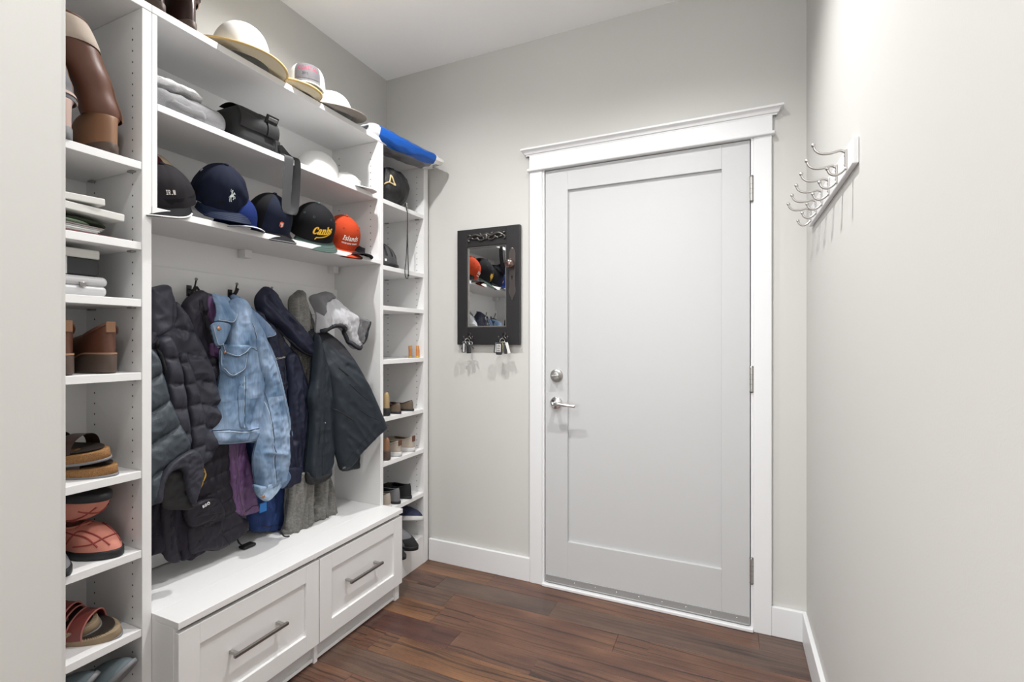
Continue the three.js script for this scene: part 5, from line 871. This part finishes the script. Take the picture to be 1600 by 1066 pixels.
for (let k = 0; k < 4; k++) flat('magazine', ['lowest grey magazine in the pile, on the maroon folder', 'second grey magazine up in the pile', 'third grey magazine up in the pile', 'topmost grey magazine, just under the green cloth hat'][k], 'magazine', [-1.65, 1.4970 + k * 0.0052, 0.608 + k * 0.003], [0.23, 0.0048, 0.21], 0.10 + 0.05 * k, [greyCard, paper, greyCard, maroonCard][k], { seam: paper, group: G2 });
{
  const t = thing('flat_hat', 'dark green cloth hat folded flat among the papers', 'hat', [-1.655, 1.518, 0.678], G2);
  part('crown', surfClosed((u, v) => { const q = u * PI * 2, s = v * PI - PI / 2; return new THREE.Vector3(0.105 * Math.cos(q) * Math.cos(s), 0.013 * Math.sin(s) + 0.013, 0.105 * Math.sin(q) * Math.cos(s)); }, 40, 12), mat('dark_green_cloth', lin(0.030, 0.045, 0.022), 0.9, { bumpMap: weaveTex, bumpScale: 0.0004 }), t);
  part('brim', surfClosed((u, v) => { const q = u * PI * 2, s = v * PI - PI / 2; return new THREE.Vector3(0.06 + 0.06 * Math.cos(q) * Math.cos(s), 0.008 * Math.sin(s) + 0.004, 0.03 + 0.075 * Math.sin(q) * Math.cos(s)); }, 40, 8), mat('pale_green_cloth', lin(0.15, 0.20, 0.14), 0.9), t);
}
flat('flat_box', 'wide flat white box, the lower of the two on the pile of papers', 'box', [-1.65, 1.546, 0.665], [0.235, 0.020, 0.225], 0.05, paper, { rx: -0.03, group: G2 });
flat('flat_box', 'narrow flat white box, the upper of the two on the pile of papers', 'box', [-1.65, 1.570, 0.628], [0.235, 0.018, 0.22], -0.04, paper, { rx: 0.03, group: G2 });
flat('notebook', 'thin black notebook on top of the white boxes', 'notebook', [-1.68, 1.5905, 0.60], [0.2, 0.006, 0.17], 0.1, maroonCard, { rx: 0.0, group: G2 });
const caseGrey = mat('pale_grey_plastic', lin(0.50, 0.50, 0.51), 0.4);
{
  const t = thing('plastic_case', 'pale grey rounded plastic case with a clasp, under the black and white box', 'case', [-1.65, 1.3285, 0.69]);
  part('base', new RoundedBoxGeometry(0.21, 0.030, 0.115, 5, 0.013).translate(0, 0.015, 0), caseGrey, t);
  part('lid', new RoundedBoxGeometry(0.212, 0.026, 0.117, 5, 0.012).translate(0, 0.0405, 0), caseGrey, t);
  part('clasp', new RoundedBoxGeometry(0.004, 0.012, 0.014, 2, 0.001).translate(0.107, 0.030, 0), M.darkSteel, t);
}
flat('magazine', 'grey magazine lying beside the pale plastic case', 'magazine', [-1.66, 1.3287, 0.57], [0.22, 0.014, 0.10], 0.0, greyCard, { seam: paper });
{
  const t = thing('card_box', 'black box with a white lid and pale stripe, stacked on the plastic case', 'box', [-1.66, 1.3845, 0.672]);
  part('body', new RoundedBoxGeometry(0.19, 0.046, 0.125, 2, 0.003).translate(0, 0.023, 0), S.blackRubber, t);
  part('stripe', new RoundedBoxGeometry(0.0015, 0.045, 0.012, 1, 0.0005).translate(0.0953, 0.023, 0.012), caseGrey, t);
  part('lid', new RoundedBoxGeometry(0.195, 0.024, 0.13, 2, 0.004).translate(0, 0.058, 0), paper, t);
}
// two orange balm tubes
for (const [x, D, lab] of [[-1.548, 2.180, 'small orange balm tube nearer the shelf edge'], [-1.585, 2.165, 'small orange balm tube farther from the shelf edge']]) {
  const t = thing('balm_tube', lab, 'tube', [x, 1.119, D]);
  part('tube', lathe([[0, 0], [0.0082, 0], [0.0085, 0.001], [0.0085, 0.046], [0, 0.046]], 20), mat('orange_plastic', lin(0.55, 0.20, 0.05), 0.35), t);
  part('cap', lathe([[0.0088, 0.046], [0.0090, 0.047], [0.0090, 0.064], [0.008, 0.066], [0, 0.066]], 20), mat('amber_plastic', lin(0.60, 0.27, 0.08), 0.3), t);
  part('base', lathe([[0, -0.0], [0.0092, 0.0], [0.0092, 0.008], [0.0085, 0.009]], 20), mat('yellow_plastic', lin(0.62, 0.42, 0.08), 0.35), t);
}
// drawstring helmet bag
{
  const t = thing('drawstring_bag', 'black drawstring bag with a cream triangle emblem, its cord loop hanging down past two shelves', 'bag', [-1.635, 1.896, 2.005]);
  const f = (u, v) => { const q = u * PI * 2, s = (v - 0.5) * PI, r = Math.pow(Math.cos(s), 0.7); const n = 1 + 0.035 * noise3(Math.cos(q) * 2.5, Math.sin(q) * 2.5, v * 4) + 0.02 * ridge(noise3(Math.cos(q) * 6, Math.sin(q) * 6, v * 3)) * (0.3 + v); return new THREE.Vector3(0.128 * Math.cos(q) * r * n, 0.100 + 0.100 * Math.sin(s) * n, 0.128 * Math.sin(q) * r * n + 0.02 * (0.5 - v)); };
  part('body', surfClosed(f, 72, 40), mat('black_satin_nylon', lin(0.012, 0.012, 0.013), 0.5, { bumpMap: bumpTex(128, 8, 100, [6, 4]), bumpScale: 0.002 }), t);
  const em = mat('cream_emblem', lin(0.72, 0.55, 0.30), 0.6);
  const on = (a, y) => { const v = Math.asin(clamp((y - 0.1) / 0.1, -1, 1)) / PI + 0.5; const p = f(a / (PI * 2), v); return p.multiplyScalar(1).add(new THREE.Vector3(p.x, 0, p.z).normalize().multiplyScalar(0.002)); };
  const tri = [[0.62, 0.135], [0.42, 0.088], [0.66, 0.098]];
  part('emblem', [tube([...[0, 0.25, 0.5, 0.75].flatMap((k) => [0]).map(() => 0)].length ? [0, 1, 2, 0].flatMap((i, j, arr) => j < 3 ? [0, 0.25, 0.5, 0.75].map((k) => { const a = tri[i], b = tri[arr[j + 1]]; return on(lerp(a[0], b[0], k), lerp(a[1], b[1], k)); }) : []) : [], 0.0038, 60, 6, true), tube([on(0.67, 0.098), on(0.76, 0.094), on(0.86, 0.086)], 0.0038, 16, 6)], em, t);
  const k = [0.10, 0.012, 0.045];
  part('cord_lock', new RoundedBoxGeometry(0.014, 0.024, 0.012, 2, 0.004).translate(0.118, 0.012, -0.035), M.darkSteel, t);
  const P = (x, y, z) => new THREE.Vector3(x, y, z);
  part('cord', tube([P(0.116, 0.005, -0.035), P(0.123, -0.02, -0.035), P(0.124, -0.14, -0.034), P(0.124, -0.26, -0.026), P(0.125, -0.33, -0.014), P(0.126, -0.362, -0.02), P(0.126, -0.365, -0.034), P(0.125, -0.345, -0.042), P(0.124, -0.24, -0.040), P(0.123, -0.12, -0.037), P(0.122, -0.02, -0.036), P(0.114, 0.006, -0.036)], 0.0022, 120, 6), C.lining, t);
  part('cord_knot', ball(P(0.125, -0.347, -0.043), 0.005), C.lining, t);
}
// vented helmet
{
  const t = thing('bike_helmet', 'dark grey vented helmet on the shelf below the drawstring bag', 'helmet', [-1.64, 1.576, 1.945]);
  const f = (u, v, k = 1) => { const q = u * PI * 2, s = v * PI / 2, r = Math.pow(Math.cos(s), 0.8) * k; return new THREE.Vector3(0.115 * Math.cos(q) * r, 0.012 + 0.12 * Math.sin(s) * k, 0.105 * Math.sin(q) * r); };
  part('shell', surfClosed((u, v) => f(u, v), 56, 20), mat('dark_grey_shell', lin(0.055, 0.056, 0.060), 0.45), t);
  for (let i = 0; i < 7; i++) { const a = (i - 3) * 0.36; part('vent', surf((u, v) => f((a + (u - 0.5) * 0.13 * (1 - 0.5 * v)) / (PI * 2), lerp(0.22, 0.72, v), 1.012), 6, 12), C.lining, t); }
  part('rim', tube(Array.from({ length: 32 }, (_, i) => f(i / 32, 0.0)), 0.008, 64, 8, true), S.blackRubber, t);
  part('badge', surf((u, v) => f((-0.12 + (0.5 - u) * 0.10) / (PI * 2) + 0.09, lerp(0.07, 0.13, v), 1.03), 8, 6), paper, t);
}
// plastic pack on the corner tower
{
  const A = [-1.571, 2.215, 1.813], B = [-1.423, 2.165, 2.213];
  const dir = new THREE.Vector3(B[0] - A[0], B[1] - A[1], -(B[2] - A[2])), Lb = dir.length() * 1.03;
  const t = thing('plastic_pack', 'blue and grey plastic pack with a white printed end, on the corner tower', 'bag', [(A[0] + B[0]) / 2 - 0.03, (A[1] + B[1]) / 2 + 0.004, (A[2] + B[2]) / 2]);
  t.quaternion.setFromUnitVectors(new THREE.Vector3(1, 0, 0), dir.clone().normalize());
  // local x runs along the pack; the sheet sags in the middle
  const f = (q0, s) => { const q = q0, k = Math.pow(Math.max(0, 1 - Math.pow(Math.abs(s * 2 - 1), 5)), 0.5); const w = 0.085, hh = lerp(0.050, 0.030, s) * (0.35 + 0.65 * k); const c = Math.cos(q), d = Math.sin(q); const n = 0.006 * noise3(s * 5, c * 2, d * 2) ; return new THREE.Vector3((s - 0.5) * Lb, Math.sign(d) * Math.pow(Math.abs(d), 0.8) * hh + n - 0.012 * Math.sin(PI * s), Math.sign(c) * Math.pow(Math.abs(c), 0.7) * w * (0.8 + 0.2 * k)); };
  const sheet = (q0, q1, s0, s1) => surf((u, v) => f(lerp(q1, q0, v), lerp(s0, s1, u)), 40, 18);
  part('grey_underside', sheet(-PI * 0.92, -0.34 * PI, 0, 0.86), mat('grey_film', lin(0.20, 0.20, 0.21), 0.35), t);
  part('blue_panel', sheet(-0.34 * PI, 0.62 * PI, 0.12, 0.86), mat('blue_film', lin(0.006, 0.095, 0.44), 0.30), t);
  part('white_film', sheet(0.62 * PI, 1.08 * PI, 0, 0.86), mat('white_film', lin(0.66, 0.67, 0.70), 0.35), t);
  part('pale_tail', sheet(-0.34 * PI, 0.62 * PI, 0, 0.12), mats.white_film, t);
  const printT = canvasTex(256, 128, (c) => { c.fillStyle = '#ecebea'; c.fillRect(0, 0, 256, 128); c.fillStyle = '#222'; c.font = 'bold 34px sans-serif'; c.save(); c.translate(60, 64); c.rotate(-1.4); c.fillText('MED', -36, 0); c.restore(); c.save(); c.translate(120, 70); c.rotate(-1.4); c.font = 'bold 24px sans-serif'; c.fillText('3 PC', -20, 0); c.restore(); c.beginPath(); c.moveTo(216, 60); c.lineTo(232, 52); c.lineTo(228, 78); c.fill(); });
  part('white_end', surfClosed((u, v) => f((-u) * PI * 2, lerp(0.86, 1, v)), 48, 14), mat('printed_end', lin(1, 1, 1), 0.4, { map: printT }), t);
}
// folded knitwear and the black camera bag on the upper shelf
{
  const t = thing('folded_sweater', 'light grey heather sweater folded on the upper hat shelf, beside the black bag', 'sweater', [-1.64, SH1, 1.0]);
  const lg = mat('light_heather_knit', lin(1.0, 1.0, 1.0), 0.95, { map: tex(256, 256, (x, y) => { const s = 138 + 22 * (rnd() - 0.5) * 2; return [s, s, s + 2]; }, true, [7, 7]), bumpMap: grainTex, bumpScale: 0.0008 });
  const roll = (x0, x1, z0, z1, y0, y1, seed, n = 4) => surfClosed((u, v) => { const q = u * PI * 2, s = v, k = Math.pow(Math.max(0, 1 - Math.pow(Math.abs(2 * s - 1), 6)), 0.4); const c = Math.cos(q), d = Math.sin(q); return new THREE.Vector3((x0 + x1) / 2 + Math.sign(c) * Math.pow(Math.abs(c), 0.6) * (x1 - x0) / 2 * k, (y0 + y1) / 2 + Math.sign(d) * Math.pow(Math.abs(d), 0.75) * (y1 - y0) / 2 * k + 0.006 * noise3(s * n, c * 1.5, seed), lerp(z0, z1, s)); }, 40, 28, [0.3, 0.3]);
  part('body', roll(-0.12, 0.095, 0.14, -0.115, 0, 0.085, 3), lg, t);
  part('sleeve', roll(0.02, 0.112, 0.10, -0.02, 0.004, 0.045, 8), mat('grey_heather_rib', lin(0.20, 0.20, 0.205), 0.95, { bumpMap: grainTex, bumpScale: 0.0008 }), t);
  const u = thing('folded_shirt', 'white shirt folded on the grey sweater, next to the side panel', 'shirt', [-1.64, SH1 + 0.084, 0.955]);
  part('body', roll(-0.10, 0.085, 0.09, -0.08, 0, 0.03, 12), mat('white_jersey', lin(0.74, 0.74, 0.75), 0.9, { bumpMap: bumpTex(128, 5, 100, [5, 5]), bumpScale: 0.003 }), u);
}
{
  const t = thing('camera_bag', 'black shoulder bag with a buckled flap and grey strap loop hanging over the shelf edge', 'bag', [-1.625, SH1, 1.215]);
  const bl = mat('black_cordura', lin(0.012, 0.012, 0.013), 0.75, { bumpMap: weaveTex, bumpScale: 0.0006 });
  part('body', new RoundedBoxGeometry(0.15, 0.138, 0.17, 5, 0.03).translate(0, 0.07, 0), bl, t);
  part('flap', surf((u, v) => { const q = lerp(-0.15, 0.62, v) * PI; return new THREE.Vector3(0.081 * Math.sin(q) + 0.004, 0.082 + 0.066 * Math.cos(q) * (1 + 0.04 * Math.sin(u * 9)), lerp(0.078, -0.078, u)); }, 20, 20), bl, t);
  const st = mat('grey_webbing', lin(0.040, 0.040, 0.043), 0.6, { bumpMap: weaveTex, bumpScale: 0.0006 });
  part('side_pocket', new RoundedBoxGeometry(0.10, 0.07, 0.035, 4, 0.014).translate(0.01, 0.04, -0.092), bl, t);
  part('buckle', [new RoundedBoxGeometry(0.008, 0.034, 0.05, 2, 0.003).rotateZ(-0.5).translate(0.083, 0.120, -0.045)], M.black, t);
  part('buckle', [new RoundedBoxGeometry(0.006, 0.012, 0.036, 2, 0.002).rotateZ(-0.5).translate(0.090, 0.121, -0.045)], S.greyRubber, t);
  part('flap_strap', surf((u, v) => { const q = lerp(-0.1, 0.62, v) * PI; return new THREE.Vector3(0.085 * Math.sin(q) + 0.005, 0.082 + 0.071 * Math.cos(q), -0.045 + (u - 0.5) * 0.036); }, 6, 20), bl, t);
  // the strap: a flat band over the shelf edge and back up in a loop
  const band = (pts, w, ax) => { const c = new THREE.CatmullRomCurve3(pts, false, 'centripetal'); const n = c.getPoints(50); return surf((u, v) => { const p = n[Math.min(50, Math.round(v * 50))]; const a = ax(v); return p.clone().addScaledVector(a, (u - 0.5) * w); }, 4, 50); };
  const P = (x, y, z) => new THREE.Vector3(x, y, z);
  part('strap', band([P(0.06, 0.05, -0.09), P(0.085, 0.012, -0.115), P(0.104, 0.004, -0.128), P(0.112, -0.012, -0.13), P(0.114, -0.08, -0.128), P(0.120, -0.15, -0.118), P(0.122, -0.205, -0.105), P(0.120, -0.218, -0.094), P(0.116, -0.205, -0.084), P(0.112, -0.12, -0.088), P(0.110, -0.03, -0.098), P(0.106, 0.006, -0.10), P(0.08, 0.012, -0.09)], 0.036, (v) => P(0.95 - 0.9 * sstep(0.35, 0.7, v) + 0.1, 0, -0.25 - 0.75 * sstep(0.35, 0.7, v)).normalize()), st, t);
}

// ---------------------------------------------------------------- mirror with key hooks
{
  const t = thing('wall_mirror', 'small black framed mirror with a carved ornament, old door plate and key hooks', 'mirror', [-1.15, 1.19, DB]);
  const fr = mat('black_painted_wood', lin(0.016, 0.015, 0.016), 0.42, { bumpMap: bumpTex(128, 10, 60, [1 / 0.1, 1 / 0.4]), bumpScale: 0.0003 });
  const x0 = -1.332, x1 = -0.968, h0 = 1.19, h1 = 1.80, f = 2.236, a = -1.272, b = -1.044, c = 1.282, d = 1.706;
  wpart('frame_stile', bx(x0, h0, f, a, h1, DB - 0.002, 0.0025), fr, t);
  wpart('frame_stile', bx(b, h0, f, x1, h1, DB - 0.002, 0.0025), fr, t);
  wpart('frame_rail', bx(a, h0, f + 0.0003, b, c, DB - 0.002, 0.0025), fr, t);
  wpart('frame_rail', bx(a, d, f + 0.0003, b, h1, DB - 0.002, 0.0025), fr, t);
  wpart('bead', [bx(a, c, f + 0.004, a + 0.006, d, f + 0.016, 0.002), bx(b - 0.006, c, f + 0.004, b, d, f + 0.016, 0.002), bx(a, c, f + 0.004, b, c + 0.006, f + 0.016, 0.002), bx(a, d - 0.006, f + 0.004, b, d, f + 0.016, 0.002)], mat('worn_silver_bead', lin(0.22, 0.21, 0.20), 0.4, { metalness: 0.7 }), t);
  wpart('glass', bx(a, c, f + 0.012, b, d, f + 0.016, 0), mat('mirror_glass', lin(0.86, 0.87, 0.87), 0.015, { metalness: 1 }), t);
  // carved ornament: two mirrored scrolls of leaves
  const cx = -1.155, cy = 1.752, og = [];
  for (const s of [-1, 1]) {
    og.push(tube([V(cx, cy + 0.016, f - 0.004), V(cx + s * 0.03, cy + 0.004, f - 0.006), V(cx + s * 0.06, cy + 0.014, f - 0.006), V(cx + s * 0.088, cy + 0.008, f - 0.005), V(cx + s * 0.108, cy - 0.010, f - 0.004), V(cx + s * 0.10, cy - 0.018, f - 0.003)], 0.0058, 40, 8));
    og.push(tube([V(cx + s * 0.01, cy - 0.012, f - 0.004), V(cx + s * 0.035, cy - 0.016, f - 0.005), V(cx + s * 0.055, cy - 0.006, f - 0.005), V(cx + s * 0.07, cy - 0.010, f - 0.004)], 0.0045, 30, 8));
    for (let k = 0; k < 6; k++) { const q = new THREE.SphereGeometry(0.0085, 10, 8).scale(0.6, 1.3, 0.6).rotateZ(s * (-0.6 - k * 0.15)).translate(cx + s * (0.016 + k * 0.0165), cy + (k % 2 ? 0.014 : -0.004), -(f - 0.005)); og.push(q); }
  }
  og.push(new THREE.SphereGeometry(0.012, 14, 10).scale(1, 1.3, 0.6).translate(cx, cy, -(f - 0.005)));
  wpart('carved_ornament', og, mat('dark_pewter', lin(0.11, 0.105, 0.10), 0.3, { metalness: 0.8 }), t);
  // antique door plate and knob
  const px = -1.008, pewter = mat('antique_pewter', lin(0.17, 0.15, 0.145), 0.28, { metalness: 0.85 });
  const pl = smooth([[px, 1.682], [px + 0.014, 1.665], [px + 0.017, 1.62], [px + 0.014, 1.50], [px + 0.018, 1.46], [px + 0.008, 1.435], [px, 1.418], [px - 0.008, 1.435], [px - 0.018, 1.46], [px - 0.014, 1.50], [px - 0.017, 1.62], [px - 0.014, 1.665]], 4);
  const plateG = plate(pl, 0.003, 0.001); plateG.translate(0, 0, -f); 
  const pm = wpart('door_plate', plateG, pewter, t);
  const kb = [lathe([[0, 0.046], [0.012, 0.045], [0.022, 0.038], [0.025, 0.030], [0.021, 0.022], [0.010, 0.016], [0.008, 0.004], [0.014, 0]], 28).rotateX(PI / 2).translate(px - 0.004, 1.60, -f + 0.003)];
  const kn = wpart('door_knob', kb, mat('copper_pewter', lin(0.22, 0.15, 0.13), 0.25, { metalness: 0.9 }), t);
  const rel = []; for (let k = 0; k < 12; k++) rel.push(new THREE.TorusGeometry(0.0075, 0.0022, 6, 12).translate(px + 0.009 * Math.cos(k * 2.4), 1.645 + 0.022 * Math.sin(k * 1.7), -f - 0.0062));
  for (const y of [1.47, 1.448]) rel.push(new THREE.TorusGeometry(0.006, 0.0018, 6, 14).translate(px, y, -f - 0.0062));
  wpart('plate_relief', rel, M.nickel, pm);
  wpart('keyhole', [cyl(V(px, 1.537, f - 0.0045), V(px, 1.537, f - 0.0062), 0.004), bx(px - 0.002, 1.522, f - 0.0062, px + 0.002, 1.537, f - 0.0045, 0)], M.dark, pm);
  for (const hx of [-1.255, -1.052]) {
    const y = 1.243, hk = wpart('key_hook', [lathe([[0, 0.005], [0.009, 0.004], [0.011, 0.0015], [0.011, 0]], 20).rotateX(PI / 2).translate(hx, y, -f), tube([V(hx, y, f - 0.002), V(hx, y - 0.012, f - 0.012), V(hx, y - 0.028, f - 0.016), V(hx, y - 0.032, f - 0.026), V(hx, y - 0.022, f - 0.032)], 0.0022, 24, 8)], M.black, t);
    for (const s of [-1, 1]) wpart('side_prong', [tube([V(hx, y - 0.006, f - 0.004), V(hx + s * 0.012, y - 0.020, f - 0.008), V(hx + s * 0.022, y - 0.022, f - 0.014), V(hx + s * 0.025, y - 0.012, f - 0.018)], 0.002, 20, 8), ball(V(hx + s * 0.025, y - 0.011, f - 0.018), 0.004)], pewter, hk);
  }
}
// key bunches: a ring, keys and fobs hanging from it
function keyBunch(label, x, fobs) {
  const y = 1.222, D = 2.210, t = thing('key_bunch', label, 'keys', [x, y, D]);
  part('key_ring', new THREE.TorusGeometry(0.012, 0.0011, 8, 32).rotateY(0.5).translate(0, -0.012, 0), M.chrome, t);
  for (const [kind, dx, rot, m, tw] of fobs) {
    const g = new THREE.Group(); 
    let geos, nm;
    if (kind === 'key') { nm = 'key'; const bow = new THREE.TorusGeometry(0.0085, 0.0028, 8, 20).scale(1, 1, 0.35).translate(0, -0.009, 0); const bl = new RoundedBoxGeometry(0.006, 0.028, 0.0018, 1, 0.0006).translate(0, -0.031, 0); const teeth = [0, 1, 2, 3].map((k) => new THREE.BoxGeometry(0.003, 0.0028, 0.0016).translate(0.0035 + (k % 2) * 0.0006, -0.027 - k * 0.005, 0)); geos = [bow, bl, ...teeth]; }
    else if (kind === 'fob') { nm = 'car_fob'; geos = [new RoundedBoxGeometry(0.032, 0.062, 0.013, 4, 0.006).translate(0, -0.035, 0)]; }
    else if (kind === 'slim') { nm = 'slim_fob'; geos = [new RoundedBoxGeometry(0.019, 0.054, 0.011, 4, 0.005).translate(0, -0.030, 0)]; }
    else { nm = 'tag'; geos = [new RoundedBoxGeometry(0.014, 0.058, 0.003, 2, 0.0012).translate(0, -0.032, 0)]; }
    const place = (q) => q.rotateY(tw ?? 0).rotateZ(rot).translate(dx, -0.016, kind === 'key' ? 0.006 : dx > 0 ? 0.004 : 0.012);
    const p = part(nm, place(merge(geos)), m, t);
    if (kind === 'fob') { p.geometry.computeBoundingBox(); const b = [new RoundedBoxGeometry(0.024, 0.040, 0.003, 2, 0.0012).translate(0, -0.032, 0.0062)]; part('button_plate', place(merge(b)), caseGrey, p); for (let k = 0; k < 3; k++) part('fob_button', place(new RoundedBoxGeometry(0.015, 0.007, 0.002, 1, 0.0008).translate(0, -0.020 - k * 0.0115, 0.0082)), M.darkSteel, p); }
    if (kind === 'slim') part('fob_stripe', place(new RoundedBoxGeometry(0.010, 0.044, 0.002, 1, 0.0008).translate(0.002, -0.031, 0.0056)), caseGrey, p);
  }
  return t;
}
keyBunch('bunch of house keys and slim black fobs on the mirror hook farther from the door', -1.255, [['slim', -0.013, -0.05, S.blackRubber, 0.2], ['tag', 0.004, 0.04, S.blackRubber, 0.9], ['tag', 0.012, 0.08, S.blackRubber, 0.6], ['key', -0.012, -0.5, M.chrome], ['key', 0.002, 0.2, M.chrome], ['key', 0.020, 0.5, M.chrome]]);
keyBunch('bunch with a silver-buttoned car fob and pale tag on the mirror hook nearer the door', -1.052, [['slim', -0.026, -0.12, S.blackRubber, 0.3], ['fob', -0.012, -0.02, S.blackRubber, 0.15], ['key', 0.004, 0.1, mat('brass_key', lin(0.55, 0.5, 0.2), 0.35, { metalness: 0.8 })], ['key', 0.012, -0.05, M.nickel], ['tag', 0.018, 0.05, S.blackRubber, 0.5], ['tag', 0.024, 0.28, paper, 0.2]]);

// ---------------------------------------------------------------- hook rail on the blank wall
{
  const t = thing('hook_rail', 'white wooden rail of six double coat hooks on the blank wall by the door', 'coat rack', [XR, 1.665, 1.74]);
  wpart('board', bx(0.2665, 1.635, 1.388, XR, 1.700, 2.095, 0.003), M.trim, t);
  const n = mat('satin_nickel_hook', lin(0.52, 0.50, 0.48), 0.34, { metalness: 1 });
  for (let i = 0; i < 6; i++) {
    const D = 1.452 + i * 0.117, x = 0.2665;
    const hk = wpart('hook', [bx(x - 0.004, 1.640, D - 0.006, x, 1.692, D + 0.006, 0.0018),
      tube([V(x - 0.002, 1.684, D), V(x - 0.012, 1.690, D), V(x - 0.036, 1.687, D), V(x - 0.056, 1.690, D), V(x - 0.068, 1.701, D), V(x - 0.071, 1.712, D)], 0.0034, 36, 10),
      tube([V(x - 0.002, 1.646, D), V(x - 0.012, 1.635, D), V(x - 0.024, 1.630, D), V(x - 0.036, 1.636, D), V(x - 0.041, 1.648, D)], 0.0034, 28, 10)], n, t);
    wpart('upper_tip', ball(V(x - 0.0715, 1.713, D), 0.0058), n, hk);
    wpart('lower_tip', ball(V(x - 0.0415, 1.649, D), 0.0052), n, hk);
    for (const y of [1.653, 1.676]) wpart('screw', ball(V(x - 0.004, y, D), 0.0022, 8, 6), M.chrome, hk);
  }
}

renderer.render(scene, camera);
